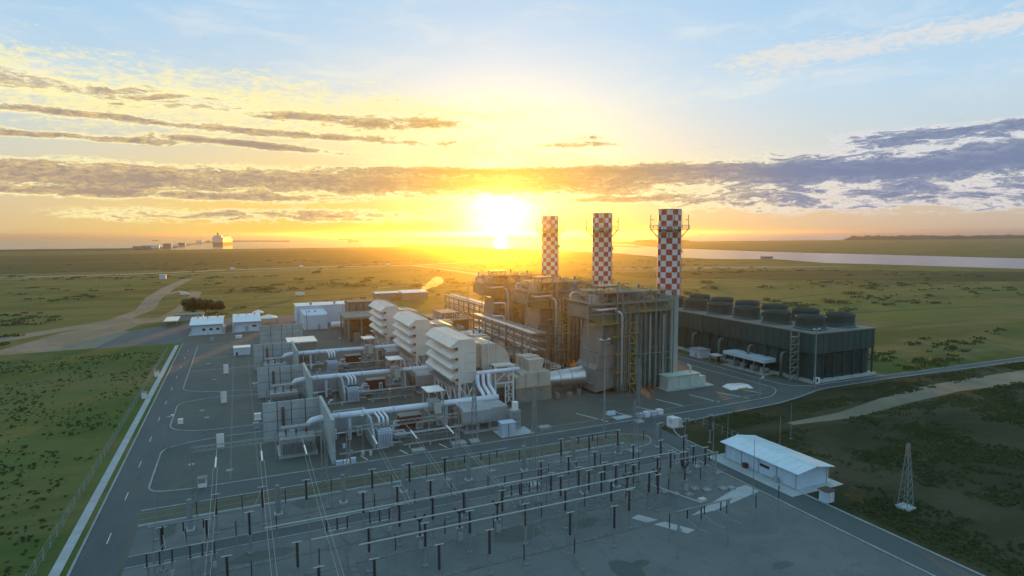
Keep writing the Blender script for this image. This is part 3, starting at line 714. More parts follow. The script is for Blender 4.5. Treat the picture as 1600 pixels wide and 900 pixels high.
def filter_house():
    t = thing('intake_filter_house', 'x', 'filter house', (57, 170, 0), 'white louvred intake filter houses')
    v0, v1 = 158, 182.4
    b = MB(); b.prism_y([(54.4, 8.4), (59.6, 8.4), (59.6, 19.6), (58.9, 20.7), (54.5, 20.7), (54.4, 20.6)], v0, v1); bd = b.build('body', 'hood', t)
    for z in (11.2, 14, 16.8):
        s = MB(); s.box(56.6, 59.5, v0 - .05, v0, z, z + .1); s.build('seam', 'steel', bd)
    for k in range(4):
        zt = 20.75 - k * 2.92
        h = MB(); h.prism_y([(54.38, zt - 2.0), (54.38, zt), (52.0, zt - 1.95), (52.12, zt - 2.4)][::-1], v0 - .02, v1 + .02); hd = h.build('weather_hood', 'hood', t)
        g = MB(); g.box(54.25, 54.39, v0 + .2, v1 - .2, zt - 2.9, zt - 2.05); g.build('intake_shade_strip', 'darksteel', t)  # dark strip across the intake, shade under the hood put into its colour
    r = MB(); r.box(54.6, 58.9, v0 + .1, v1 - .1, 20.7, 20.82); rf = r.build('roof', 'gloss', t)
    for k in range(12):
        q = MB(); y = v0 + 1 + k * 2; q.box(54.7, 58.8, y, y + .12, 20.82, 20.95); q.build('roof_rib', 'gloss', rf)
    ra = MB()
    for z in (21.3, 21.9): ra.beam((58.7, v0 + .2, z), (58.7, v1 - .2, z), .06)
    for k in range(13): ra.beam((58.7, v0 + .2 + k * 2, 20.8), (58.7, v0 + .2 + k * 2, 21.9), .06)
    ra.build('railing', 'steel', rf)
    # support frame
    for y in (v0 + .6, v0 + 8.6, v0 + 16.4, v1 - .6):
        for x in (54.8, 59.2):
            l = MB(); l.box(x - .28, x + .28, y - .28, y + .28, 0, 8.0); l.build('leg', 'white', t)
    for x in (54.8, 59.2):
        bm = MB(); bm.box(x - .3, x + .3, v0, v1, 7.9, 8.4); bm.build('beam', 'white', t)
        for k in range(3):
            y = v0 + .6 + k * 7.9; d = MB(); d.beam((x, y, .4), (x, y + 7.6, 7.9), .26); d.beam((x, y + 7.6, .4), (x, y, 7.9), .26); d.build('cross_brace', 'white', t)
    for y in (v0 + .3, v1 - .6):
        d = MB(); d.beam((54.8, y, 1), (59.2, y, 7.9), .24); d.beam((59.2, y, 1), (54.8, y, 7.9), .24); d.box(54.8, 59.2, y - .15, y + .15, 4.2, 4.5); d.build('cross_brace', 'white', t)
    wk = MB(); wk.box(52.2, 54.3, v0 + 2, v1, 7.6, 7.75); wk.build('walkway', 'steel', t)
    # clean air duct: transition and elbow
    d = MB(); d.prism_y([(59.6, 10.6), (63.4, 11.0), (63.4, 18.0), (59.6, 18.6)], v0 + 7, v1 - 3); d.build('transition_duct', 'encl', t)
    out = [(63.4, 17.8)] + [(66.6 + 6.0 * math.sin(a), 11.8 + 6.0 * math.cos(a)) for a in [i * PI / 2 / 7 for i in range(8)]] + [(72.6, 4.4), (65.2, 4.4), (65.2, 9.6), (63.4, 10.8)]
    e = MB(); e.prism_y(out[::-1], v0 + 6, v0 + 17); el_ = e.build('elbow_duct', 'encl', t)
    for k in range(5):
        q = MB(); y = v0 + 6.6 + k * 2.5; q.box(63.6, 67.2, y, y + .15, 17.76, 17.95); q.build('duct_rib', 'gloss', el_)
    for x in (63.9, 65.6):
        q = MB(); q.box(x, x + .25, v0 + 5.85, v0 + 6, 8, 18.6); q.build('duct_flange', 'hood', el_)
    # braced lattice support in front of the elbow
    for x in (66.2, 71.8):
        for y in (v0 + 2.0, v0 + 5.4):
            l = MB(); l.box(x - .24, x + .24, y - .24, y + .24, 0, 11.8); l.build('leg', 'white', t)
    f = MB()
    for z in (6.6, 11.6): f.box(66.2, 71.8, v0 + 1.8, v0 + 2.2, z, z + .4)
    f.box(66.0, 72.0, v0 + 1.7, v0 + 5.6, 11.8, 12.0)
    f.beam((66.2, v0 + 2, 7), (71.8, v0 + 2, 11.6), .2); f.beam((71.8, v0 + 2, 7), (66.2, v0 + 2, 11.6), .2)
    f.build('support_frame', 'white', t)
    f = MB(); 
    f.box(69.2, 69.5, v0 + 1.85, v0 + 2.15, 0, 6.6)
    for z in (.4, 3.6):
        f.beam((69.3, v0 + 2, z), (71.8, v0 + 2, z + 3), .16); f.beam((71.8, v0 + 2, z), (69.3, v0 + 2, z + 3), .16); f.box(69.3, 71.8, v0 + 1.9, v0 + 2.1, z + 2.9, z + 3.1)
    f.build('lattice_panel', 'white', t)
    return t
fh = filter_house()
fh['label'] = 'nearest white filter house with four long weather hoods, to the left of the silver exhaust'
copy_tree(fh, None, (-.3, PITCHV, 0), 'middle white filter house of the stepped row of three')
copy_tree(fh, None, (-.7, 2 * PITCHV, 0), 'farthest white filter house, just right of the long white hall')

def turbine():
    t = thing('gas_turbine_enclosure', 'x', 'turbine', (79, 168, 0), 'turbine enclosures between filter houses and boilers')
    b = MB(); b.prism_y([(73.2, 4.2), (84.6, 4.2), (84.6, 8.6), (76.2, 8.6), (73.2, 7.4)], 161, 175); b.build('enclosure', 'encl', t)
    b = MB(); b.box(73, 84.8, 160.7, 175.3, 0, 4.2); b.build('base', 'deck', t)
    for x in (76.3, 80.4):
        s = MB(); s.box(x, x + .12, 160.95, 161, 4.4, 8.4); s.build('seam', 'darksteel', t)
    s = MB(); s.box(72.9, 84.9, 160.5, 160.7, 4.15, 4.4); s.build('walkway', 'yellow', t)
    for y, h in ((163, 12.0), (166.4, 12.3), (169.8, 12.0)):
        v = MB(); v.prism_y([(78.6, 8.6), (82.6, 8.6), (83.6, h - .4), (83.6, h), (78.4, h), (78.4, 11)], y, y + 3); v.build('vent_hood', 'encl', t)
    for x in (74.6, 76.2, 77.8):
        r = MB(); r.box(x, x + .14, 161.2, 174.8, 8.62 - (76.2 - min(x, 76.2)) * .4, 8.8); r.build('roof_rib', 'encl', t)
    ra = MB()
    for z in (9.2, 9.8):
        ra.beam((84.5, 161, z), (88, 161, z), .08); ra.beam((88, 161, z), (88, 171, z), .08)
    for k in range(6): ra.beam((88, 161 + 2 * k, 6), (88, 161 + 2 * k, 9.8), .1)
    ra.build('railing', 'white', t)
    e = MB(); n = 24
    prof = [(84.8, 2.3), (86.5, 2.45), (98.6, 3.1), (99.0, 3.35), (99.6, 3.35), (99.7, 3.05), (101.2, 3.05)]
    for k, (x, r) in enumerate(prof):
        for i in range(n):
            a = 2 * PI * i / n; e.v.append((x, 167.6 + r * math.cos(a), 4.2 + r * math.sin(a)))
    for k in range(len(prof) - 1):
        for i in range(n): e.f.append((k * n + i, k * n + (i + 1) % n, (k + 1) * n + (i + 1) % n, (k + 1) * n + i)); e.mi.append(0)
    ex = e.build('exhaust_duct', 'silver', t, smooth_=True)
    for x, r in ((86.6, 2.5), (90.5, 2.72), (94.5, 2.95)):
        q = MB(); q.tube([(x, 167.6 + r * math.cos(2 * PI * i / 24), 4.2 + r * math.sin(2 * PI * i / 24)) for i in range(25)], .09, 4); q.build('cladding_band', 'steel', ex)
    for x in (87.5, 97.6):
        for y in (165.4, 169.8):
            q = MB(); q.box(x - .2, x + .2, y - .2, y + .2, 0, 2.4); q.build('leg', 'darksteel', t)
    sk = MB()
    for x, y, w, h in ((86.2, 160.3, 1.2, 1.6), (90.6, 161, 1.5, 1.2), (94, 160.6, 1, 1.8)): sk.box(x, x + w, y, y + 1, 0, h)
    sk.build('valve_cabinet', 'inlet', t)
    # generator end under the filter house
    g = MB(); g.prism_x([(144, 1.8), (151.5, 1.8), (151.5, 4.6), (150.8, 5.3), (144.7, 5.3), (144, 4.6)], 48.6, 60.6)
    return t
gt = turbine()
gt['label'] = 'nearest turbine enclosure with silver exhaust duct running into the nearest boiler'
copy_tree(gt, None, (0, PITCHV, 0), 'middle turbine enclosure, behind the nearest filter house')
copy_tree(gt, None, (0, 2 * PITCHV, 0), 'farthest turbine enclosure, behind the middle filter house')

def generator():
    t = thing('generator_module', 'x', 'generator', (54, 148, 0), 'generator modules below the white ducts')
    g = MB(); g.prism_x([(141.5, 2.0), (149.5, 2.0), (149.5, 5.4), (148.7, 6.0), (142.3, 6.0), (141.5, 5.4)], 49.8, 57.6); g.build('body', 'tgrey', t)
    g = MB(); g.box(57.7, 62.2, 142, 149.4, 1.9, 5.6); g.build('end_housing', 'tgrey', t)
    g = MB()
    n = 12; r = 2.2
    g.tube([(48.4, 145.5, 3.6), (49.8, 145.5, 3.6)], 1.9, 14, r1=2.3); g.build('end_bell', 'darksteel', t)
    g = MB(); g.box(49.4, 58, 140.6, 141.4, 2.4, 2.55); g.build('walkway', 'steel', t)
    g = MB()
    for z in (3.0, 3.5): g.beam((49.4, 140.7, z), (62, 140.7, z), .07)
    for k in range(9): g.beam((49.4 + k * 1.55, 140.7, 2.4), (49.4 + k * 1.55, 140.7, 3.5), .07)
    g.build('railing', 'steel', t)
    for x in (51, 54, 57.2, 61.4):
        for y in (142.2, 148.8):
            l = MB(); l.box(x - .3, x + .3, y - .3, y + .3, 0, 2); l.build('leg', 'tgrey', t)
    l = MB(); l.box(50, 62, 140.8, 150, 0, .25); l.build('plinth', 'concrete', t)
    s = MB(); s.beam((62.4, 141, 2.4), (60.2, 137.6, .2), .3); s.beam((63.2, 141, 2.4), (61, 137.6, .2), .3)
    for k in range(6): s.box(60.5 + k * .36, 61.4 + k * .36, 138 + k * .5, 138.3 + k * .5, .4 + k * .35, .46 + k * .35)
    s.build('stair', 'yellow', t)
    # three outlet pipes rising to the duct
    return t
ge = generator()
ge['label'] = 'nearest grey generator module on legs, under the nearest white filter house'
copy_tree(ge, None, (0, PITCHV, 0), 'middle grey generator module, between the two nearer white ducts')
copy_tree(ge, None, (0, 2 * PITCHV, 0), 'farthest grey generator module, below the farthest filter house')

def bus_duct():
    t = thing('white_duct', 'x', 'pipe', (38, 149, 0), 'long white ducts ending at the walls')
    p = MB(); p.tube([(13.6, 149, 5.0), (14.6, 149, 5.9), (16.2, 149, 6.15), (20, 149, 6.2), (42, 149, 6.15), (62.4, 149, 6.1)], .82, 12); p.build('duct', 'pipe', t, smooth_=True)
    p = MB(); p.tube([(13.8, 149, 5.2), (12.8, 149, 4.5), (9.6, 149, 4.0)], .6, 10, r1=.35); p.build('end_elbow', 'pipe', t, smooth_=True)
    for x in (20.6, 26.4, 34, 55.4):
        c = MB(); c.tube([(x - .2, 149, 6.17), (x + .2, 149, 6.17)], .92, 12); c.build('clamp_band', 'blue', t)
    for x in (23.2, 47.8):
        l = MB(); l.tube([(x, 149, 0), (x, 149, 5.4)], .42, 10); l.build('support_leg', 'pipe', t)
    for k, x in enumerate((58.6, 60.2, 61.8)):
        l = MB(); l.tube([(x, 149.3, 6.2), (x + .4, 151.6, 7.0), (x + .6, 154.4, 7.6), (x + .6, 155.4, 8.2), (x + .6, 155.8, 9.6), (x + .6, 155.8, 11)], .52, 8); l.build('branch_duct', 'pipe', t, smooth_=True)
    l = MB(); l.tube([(59, 156.2, 11.4), (72, 156.2, 11.4)], .6, 8); l.build('cross_duct', 'pipe', t, smooth_=True)
    return t
bd = bus_duct()
bd['label'] = 'nearest long white duct passing through the nearest firewall'
copy_tree(bd, None, (0, PITCHV, 0), 'middle long white duct, between the other two')
copy_tree(bd, None, (0, 2 * PITCHV, 0), 'farthest and smallest-looking long white duct')

def panel_wall(name, label, cat, loc, x0, x1, y0, y1, h, rows, cols, group, along='x'):
    t = thing(name, label, cat, loc, group)
    for r in range(rows):
        for c in range(cols):
            z0, z1 = h * r / rows, h * (r + 1) / rows
            b = MB(); j = .11; off = random.uniform(-.03, .03)
            if along == 'x':
                a, e = x0 + (x1 - x0) * c / cols, x0 + (x1 - x0) * (c + 1) / cols
                b.box(a + (j if c else 0), e - (j if c < cols - 1 else 0), y0 + off, y1 + off, z0 + (j if r else 0), z1)
            else:
                a, e = y0 + (y1 - y0) * c / cols, y0 + (y1 - y0) * (c + 1) / cols
                b.box(x0 + off, x1 + off, a + (j if c else 0), e, z0 + (j if r else 0), z1)
            b.build('panel', 'concrete', t)
    core_ = MB()
    if along == 'x': core_.box(x0 + .1, x1 - .1, y0 + .16, y1 - .16, 0, h - .1)
    else: core_.box(x0 + .16, x1 - .16, y0 + .1, y1 - .1, 0, h - .1)
    core_.build('core', 'darksteel', t)
    return t
def transformer():
    t = thing('main_transformer', 'x', 'transformer', (10, 146, 0), 'transformers in the walled bays')
    b = MB(); b.box(7, 14.5, 142.5, 149, .8, 4.0); b.build('tank', 'tgrey', t)
    b = MB(); b.box(6.6, 14.9, 142, 149.6, 0, .8); b.build('plinth', 'concrete', t)
    for k in range(4):
        b = MB()
        for q in range(4): b.box(7.3 + k * 1.8 + q * .3, 7.45 + k * 1.8 + q * .3, 141.2, 142.4, 1.1, 3.6)
        b.build('radiator', 'steel', t)
    for x in (8.4, 10.6, 12.8):
        b = MB(); b.lathe(x, 145, [(.22, 4), (.3, 4.2), (.16, 4.5), (.26, 4.7), (.14, 5), (.22, 5.2), (.1, 5.8), (.02, 5.9)], 8); b.build('bushing', 'red_dark', t)
    b = MB(); b.tube([(7.5, 148, 5.2), (14, 148, 5.2)], .5, 10); b.build('conservator', 'tgrey', t)
    for x in (6.0, 15.6):
        b = MB(); b.beam((x, 141.4, 0), (x, 141.4, 6), .25); b.build('bay_post', 'steel', t)
    b = MB()
    for z in (4.4, 5.2): b.beam((6, 141.4, z), (15.6, 141.4, z), .1)
    b.build('bay_rail', 'steel', t)
    b = MB(); b.beam((8.5, 155.3, 3.6), (8.5, 155.3, 8.2), .5); b.build('cable_riser', 'darksteel', t)
    return t
tr = transformer()
tr['label'] = 'nearest transformer, inside the bay with the nearest concrete blast wall'
copy_tree(tr, None, (0, PITCHV, 0), 'middle transformer, in the walled bay behind the nearest one')
copy_tree(tr, None, (0, 2 * PITCHV, 0), 'farthest transformer, in the most distant walled bay')
for i in range(3):
    dv = i * PITCHV
    panel_wall('blast_wall', WHICH[i] + ' grey panelled blast wall, facing the camera behind a transformer bay', 'wall', (11, 156.4 + dv, 0),
               4.0, 17.0, 156.1 + dv, 156.6 + dv, 9.4, 4, 4, 'grey blast walls facing the camera')
    panel_wall('firewall', ['nearest tall narrow firewall, pierced by the nearest white duct', 'middle tall narrow firewall, pierced by the middle white duct', 'farthest tall narrow firewall, pierced by the farthest white duct'][i], 'wall', (17.4, 145 + dv, 0),
               17.05, 17.75, 134 + dv, 156.05 + dv, 9.9, 4, 4, 'tall firewalls seen end on', 'y')
panel_wall('blast_wall', 'pale grey panelled wall standing behind all the transformer bays', 'wall', (17, 294, 0), 7.6, 26, 293.6, 294.2, 9.2, 4, 4, 'grey blast walls facing the camera')
for i, (x, y, l, w_) in enumerate([(27.4, 146, 16, 'low slanting firewall beside the nearest pale blue transformer'), (27.4, 189, 16, 'low slanting firewall beside the middle pale blue transformer')]):
    t = thing('low_firewall', w_, 'wall', (x, y, 0))
    m = MB(); m.prism_x([(y - 6, 0), (y + 8, 0), (y + 8, 6.2), (y - 2, 6.2), (y - 6, 3.0)], x - .25, x + .25); m.build('slab', 'concrete', t)
    m = MB(); m.box(x - 7.5, x - .3, y + 7.6, y + 8, 0, 6.2); m.build('return_slab', 'concrete', t)

def aux():
    t = thing('auxiliary_transformer', 'x', 'transformer', (29.6, 141, 0), 'pale blue auxiliary transformers')
    b = MB(); b.box(28.2, 31.6, 139.9, 143.4, .4, 4.0); b.build('tank', 'blue', t)
    b = MB(); b.box(28.6, 31.2, 140.3, 143, 4.0, 4.4); b.build('cover', 'blue', t)
    b = MB(); b.box(28, 31.8, 139.7, 143.6, 0, .4); b.build('plinth', 'concrete', t)
    for k in range(6):
        r_ = MB(); r_.box(28.3 + k * .55, 28.55 + k * .55, 139.4, 139.9, 1, 3.4); r_.build('radiator', 'blue', t)
    for k in range(3):
        d = MB(); x = 28.9 + k * 1.0; d.tube([(x, 141.6, 4.4), (x, 141.6, 6.2), (x + .05, 142.2, 6.6), (x + .1, 148.3, 6.4)], .27, 8); d.build('riser_duct', 'pipe', t, smooth_=True)
    b = MB(); b.box(28.4, 31.4, 141.1, 142.1, 4.4, 4.75); b.build('bushing_collar', 'black', t)
    return t
ax = aux()
ax['label'] = 'nearest pale blue transformer with three risers into the nearest white duct'
copy_tree(ax, None, (0, PITCHV, 0), 'middle pale blue transformer with three risers under the middle white duct')
copy_tree(ax, None, (0, 2 * PITCHV, 0), 'farthest pale blue transformer with three risers under the farthest white duct')

def breaker():
    t = thing('breaker_canopy', 'x', 'canopy', (44.5, 149, 0), 'flat white canopies over the ducts')
    r = MB(); r.box(42.2, 46.8, 146.6, 152.6, 10.0, 10.25); r.build('roof', 'white', t)
    for x in (42.6, 46.4):
        for y in (147, 152.2):
            l = MB(); l.box(x - .14, x + .14, y - .14, y + .14, 0, 10); l.build('leg', 'tgrey', t)
    b = MB(); b.box(43.2, 46, 147.4, 151, 5.0, 7.4); b.build('breaker_cabinet', 'tgrey', t)
    b = MB(); b.box(44.0, 45.8, 146.5, 147.35, 4.4, 7.0); b.build('control_box', 'green', t)
    b = MB(); b.box(42.7, 46.3, 147, 152, 4.2, 4.4); b.build('platform', 'steel', t)
    return t
br_ = breaker()
br_['label'] = 'nearest flat white canopy on posts, straddling the nearest white duct'
copy_tree(br_, None, (0, PITCHV, 0), 'middle flat white canopy on posts, below the middle filter house')
copy_tree(br_, None, (0, 2 * PITCHV, 0), 'farthest flat white canopy on posts, below the farthest filter house')

def skid():
    t = thing('oil_skid', 'x', 'tank', (39, 153, 0), 'dark red skids behind the ducts')
    b = MB(); b.box(36.4, 42, 151.8, 155, .3, 3.0); b.build('body', 'red_dark', t)
    b = MB(); b.box(36.2, 42.2, 151.6, 155.2, 3.0, 3.2); b.build('lid', 'inlet', t)
    b = MB(); b.box(36.2, 42.2, 151.6, 155.2, 0, .3); b.build('base_frame', 'darksteel', t)
    b = MB(); b.tube([(36.4, 152.4, 2), (35, 152.2, 2.2), (34.4, 151.4, 1), (34.4, 151, .2)], .25, 6); b.build('outlet_pipe', 'pipe', t)
    return t
sk = skid()
sk['label'] = 'nearest dark red skid, under the nearest white duct'
copy_tree(sk, None, (0, PITCHV, 0), 'middle dark red skid, under the middle white duct')
copy_tree(sk, None, (0, 2 * PITCHV, 0), 'farthest dark red skid, under the farthest white duct')

def small_rails(i):
    dv = i * PITCHV
    t = thing('cable_trestle', ['nearest', 'middle', 'farthest'][i] + ' low steel cable trestle with pipes along the ' + ['nearest', 'middle', 'farthest'][i] + ' generator', 'trestle', (40, 139 + dv, 0), 'low cable trestles')
    for k in range(6):
        x = 33 + k * 2.9; b = MB(); b.beam((x, 138.4 + dv, 0), (x, 138.4 + dv, 3), .16); b.beam((x, 139.8 + dv, 0), (x, 139.8 + dv, 3), .16); b.beam((x, 138.4 + dv, 2.8), (x, 139.8 + dv, 2.8), .16); b.build('trestle_frame', 'steel', t)
    for y, z in ((138.6, 2.95), (139, 2.95), (139.5, 2.95), (139.2, 2.0)):
        b = MB(); b.beam((32, y + dv, z), (48.6, y + dv, z), .2); b.build('pipe', 'steel', t)
for i in range(3): small_rails(i)

# shelters and cabinets at the foot of the nearest train
t = thing('analyser_shelter', 'pale green shelter with three wall panels at the foot of the nearest chimney', 'shelter', (128, 155, 0))
b = MB(); b.box(122.4, 135, 153.4, 157.6, .3, 4.4); b.build('body', 'green', t)
b = MB(); b.box(122, 135.4, 153, 158, 4.4, 4.6); b.build('roof', 'green', t)
for k in range(3):
    b = MB(); b.box(122.6 + k * 4.2, 126.5 + k * 4.2, 153.25, 153.4, .5, 4.2); b.build('wall_panel', 'green', t)
b = MB(); b.box(135.0, 138.2, 154, 157, .2, 3.2); b.build('annex', 'green', t)
b = MB(); b.box(121.6, 140.4, 152.6, 158.2, 0, .28); b.build('slab', 'concrete', t)
b = MB(); b.tube([(133, 155.4, 4.6), (133, 155.4, 6.4), (132.6, 156.4, 7)], .4, 8); b.build('vent_pipe', 'green', t)
t = thing('control_cabinet', 'pale lilac rounded cabinet in front of the nearest generator module', 'cabinet', (59, 135.5, 0))
b = MB(); b.box(57.5, 61.0, 134.6, 137, .15, 3.3); b.build('body', 'blue', t)
b = MB(); b.box(57.3, 61.2, 134.4, 137.2, 3.3, 3.5); b.build('roof', 'blue', t)
b = MB(); b.box(59.1, 59.2, 134.5, 134.6, .3, 3.2); b.build('door_gap', 'black', t)
b = MB(); b.box(57.2, 66, 134.3, 140, 0, .15); b.build('slab', 'concrete', t)
t = thing('cooler_unit', 'upright grey cooler with a small white box on top, right of the lilac cabinet', 'cooler', (63.2, 140, 0))
b = MB(); b.box(61.8, 64.4, 138.8, 141, .1, 5.0); b.build('body', 'tgrey', t)
b = MB(); b.box(62.6, 63.9, 139.2, 140.4, 5.0, 7.0); b.build('top_box', 'white', t)
for k in range(3):
    b = MB(); b.box(62.0, 64.2, 138.7, 138.8, 1 + k * 1.3, 1.9 + k * 1.3); b.build('louvre', 'steel', t)
t = thing('sign_board', 'white notice board standing beside the front road below the nearest chimney', 'sign', (100.5, 132, 0))
b = MB(); b.box(99.6, 101.6, 122.6, 125, .3, 2.6); b.build('cabinet', 'white', t)
b = MB(); b.box(101.65, 102.9, 122.8, 124.8, .3, 2.2); b.build('side_cabinet', 'green', t)
b = MB(); b.box(99.4, 103.2, 122.4, 125.2, 0, .3); b.build('slab', 'concrete', t)
b = MB(); b.box(99.58, 99.6, 122.9, 123.9, 1.2, 2.2); b.build('door_panel', 'blue', t)
t['label'] = 'white equipment cabinet with a green side box beside the front road junction'; t['category'] = 'cabinet'; t.name = 'roadside_cabinet'

# materials laid out beside the road in front of the nearest boiler
tag(MB().box(90.8, 93.2, 138.6, 140.2, .02, .35).box(91.4, 94.0, 139.4, 141, .35, .6).build('sheet_stack', 'blue', None, (92, 139.6, 0)), 'stack of pale blue sheets lying on the yard in front of the nearest boiler', 'sheets')
tag(MB().box(90.6, 95.6, 134.4, 137, .02, .28).build('concrete_slab', 'concrete', None, (93, 135.6, 0)), 'flat pale slab lying at the foot of the tall lamp post', 'slab')
for k, (x, y, c, lab, nm, ct) in enumerate([(97.4, 133.6, 'blue', 'pale blue wrapped pallet at the left end of the roadside row', 'wrapped_pallet', 'pallet'), (99.6, 133.6, 'white', 'white wrapped pallet, second of the roadside row', 'wrapped_pallet', 'pallet'), (102, 133.8, 'blue', 'pale blue crate, third of the roadside row', 'crate', 'crate'), (104.2, 133.9, 'white', 'white crate at the right end of the roadside row', 'crate', 'crate')]):
    t = thing(nm, lab, ct, (x, y, 0), 'goods set down beside the front road')
    b = MB(); b.box(x - .8, x + .8, y - .7, y + .7, .2, 1.3 + .25 * (k % 2)); b.build('load', c, t)
    b = MB(); b.box(x - .9, x + .9, y - .8, y + .8, .02, .2); b.build('base', 'brown', t)
t = thing('sheeted_pile', 'white sheeted pile with a yellow edge on the open yard right of the nearest chimney', 'pile', (145, 147, 0))
b = MB(); b.add([(141, 145.6, 0), (149.6, 144.6, 0), (149.8, 150, 0), (142, 150.6, 0), (142.6, 146.6, .9), (148.4, 145.8, 1.1), (148.8, 149, .8), (143.2, 149.6, 1.0)], [(0, 1, 5, 4), (1, 2, 6, 5), (2, 3, 7, 6), (3, 0, 4, 7), (4, 5, 6, 7)]); b.build('sheet', 'white', t)
b = MB(); b.box(143.4, 147, 144.2, 144.9, .02, .5); b.build('edge_barrier', 'yellow', t)

# ------------------------------------------------------------------ pipe racks and steelwork between the trains
def rack(label, x0, x1, y0, y1, h, tiers, step, m='buck'):
    t = thing('pipe_rack', label, 'pipe rack', ((x0 + x1) / 2, (y0 + y1) / 2, 0), 'pipe racks between the boilers')
    n = max(2, int((y1 - y0) / step))
    for k in range(n + 1):
        y = y0 + (y1 - y0) * k / n
        f = MB()
        for x in (x0, x1): f.box(x - .25, x + .25, y - .25, y + .25, 0, h)
        for z in tiers: f.box(x0, x1, y - .18, y + .18, z - .4, z)
        if k < n and k % 2 == 0: 
            ys = (y1 - y0) / n
            for a, c in zip(tiers, tiers[1:]): f.beam((x0, y, a), (x0, y + ys, c), .16); f.beam((x0, y + ys, a), (x0, y, c), .16)
        f.build('rack_frame', m, t)
    rnd = random.Random(int(x0))
    for z in tiers:
        for x in (x0, x1):
            b = MB(); b.box(x - .15, x + .15, y0, y1, z - .42, z - .1); b.build('rack_beam', m, t)
        k = x0 + .6
        while k < x1 - .3:
            r = rnd.choice((.12, .16, .22, .3)); b = MB(); b.tube([(k, y0 - rnd.uniform(0, 1.5), z + r), (k, y1 + rnd.uniform(0, 1.5), z + r)], r, 6)
            b.build('pipe', rnd.choice(['silver', 'steel', 'buck', 'silver', 'inlet']), t); k += r * 2 + .35
    return t
rack('nearest pipe rack, crossing high above the middle turbine exhaust', 90.6, 96.6, 187, 243, 15.8, (9.6, 12.6, 15.4), 7)
rack('farthest pipe rack with amber-lit pipes on top, left of the farthest boiler', 103.6, 110.4, 262, 322, 16.2, (7, 10, 13, 16), 7.5)
rack('low pipe rack running along the turbine hall, half hidden behind the farthest filter house', 76, 81, 264, 330, 9.6, (6.2, 9.2), 8)
def stair_tower(x, y, label):
    t = thing('stair_tower', label, 'stair tower', (x, y, 0), 'steel stair towers')
    f = MB()
    for a in (x - 1.5, x + 1.5):
        for c in (y - 2.6, y + 2.6): f.box(a - .15, a + .15, c - .15, c + .15, 0, 17)
    f.build('frame', 'buck', t)
    for k in range(6):
        z = 2.8 * (k + 1); s = (-1) ** k
        b = MB(); b.box(x - 1.5, x + 1.5, y - 2.6, y - 1.4, z, z + .12); b.beam((x, y - s * 1.8, z), (x, y + s * 2.2, z - 2.6), .6, .2); b.build('flight', 'buck', t)
        b = MB(); b.beam((x - 1.5, y - 2.6, z + 1), (x + 1.5, y - 2.6, z + 1), .08); b.beam((x - 1.5, y + 2.6, z + 1), (x - 1.5, y - 2.6, z + 1), .08); b.build('railing', 'buck', t)
stair_tower(103, 191, 'steel stair tower with zigzag flights in front of the middle boiler')
# silver pipe bends standing beside the racks
for i, (x, y, h, lab) in enumerate([(101, 232, 21, 'tall silver pipe with a bend at its top, left of the middle boiler'), (97.6, 226, 16.5, 'shorter silver pipe with a bend at its top, left of the middle boiler'), (93, 214, 12.5, 'thick hooked silver vent pipe rising from the nearest pipe rack')]):
    t = tag(MB().tube([(x, y, 0), (x, y, h - 1), (x - .3, y + .2, h - .3), (x - 1, y + .6, h), (x - 4.4 if i < 2 else x - 1.6, y + (2 if i < 2 else 1), h + (0 if i < 2 else -.8))], .4 if i < 2 else .55, 8).build('bent_pipe', 'silver', None, (x, y, 0), True), lab, 'pipe')
# dark steel building of the steam turbine
t = thing('turbine_hall', 'dark open steel frame building between the long white hall and the farthest filter house', 'hall', (56, 296, 0))
for x in (46, 52, 58, 64, 70):
    for y in (290, 300, 312):
        b = MB(); b.box(x - .4, x + .4, y - .4, y + .4, 0, 11); b.build('column', 'buck', t)
b = MB(); b.box(44.6, 71.4, 289, 313, 10.4, 11); b.build('deck', 'deck', t)
b = MB(); b.box(44.4, 71.6, 288.5, 289, 10.2, 11.3); b.build('edge_beam', 'buck', t)
b = MB(); b.box(48, 70, 296, 311, 0, 8.6); b.build('inner_block', 'darksteel', t)
b = MB(); b.box(50, 68, 314, 326, 0, 15.5); b.build('rear_block', 'darksteel', t)
for k in range(5):
    b = MB(); b.box(51 + k * 3.6, 53.4 + k * 3.6, 313.8, 314, 8, 14.6); b.build('wall_panel', 'casing', t)
for (x, y, h) in ((48, 286, 4), (53, 284, 3), (60, 286, 5), (66, 284, 3.5)):
    b = MB(); b.box(x, x + 2.6, y, y + 2, 0, h); b.build('pump_block', random.choice(['inlet', 'tgrey', 'encl']), t)
t = thing('condenser_block', 'brown grey plant block with a small railed deck behind the middle filter house', 'plant block', (82, 285, 0))
b = MB(); b.box(84, 98, 270, 292, 0, 9.5); b.build('lower_block', 'casing', t)
b = MB(); b.box(82.6, 100, 268, 294, 9.5, 9.9); b.build('deck', 'deck', t)
b = MB(); b.box(87, 96, 276, 290, 9.9, 12.4); b.build('upper_block', 'inlet', t)
rnd = random.Random(5)
for k in range(10):
    b = MB(); x, y = rnd.uniform(84, 98), rnd.uniform(269, 276); b.tube([(x, y, 9.9), (x, y, rnd.uniform(11, 13)), (x + rnd.uniform(-2, 2), y + 1, 11.2)], .15, 5); b.build('pipe', 'silver', t)
b = MB()
for z in (10.6, 11.1): b.beam((82.8, 268.2, z), (99.8, 268.2, z), .08); b.beam((82.8, 268.2, z), (82.8, 293, z), .08)
for k in range(13): b.beam((82.8 + k * 1.4, 268.2, 9.9), (82.8 + k * 1.4, 268.2, 11.1), .08)
b.build('railing', 'yellow', t)
t = thing('workshop', 'low long pale shed with a raised white roof, beside the steam puff', 'shed', (112, 470, 0))
b = MB(); b.box(94, 122, 462, 474, 0, 4.6); b.build('wall', 'inlet', t)
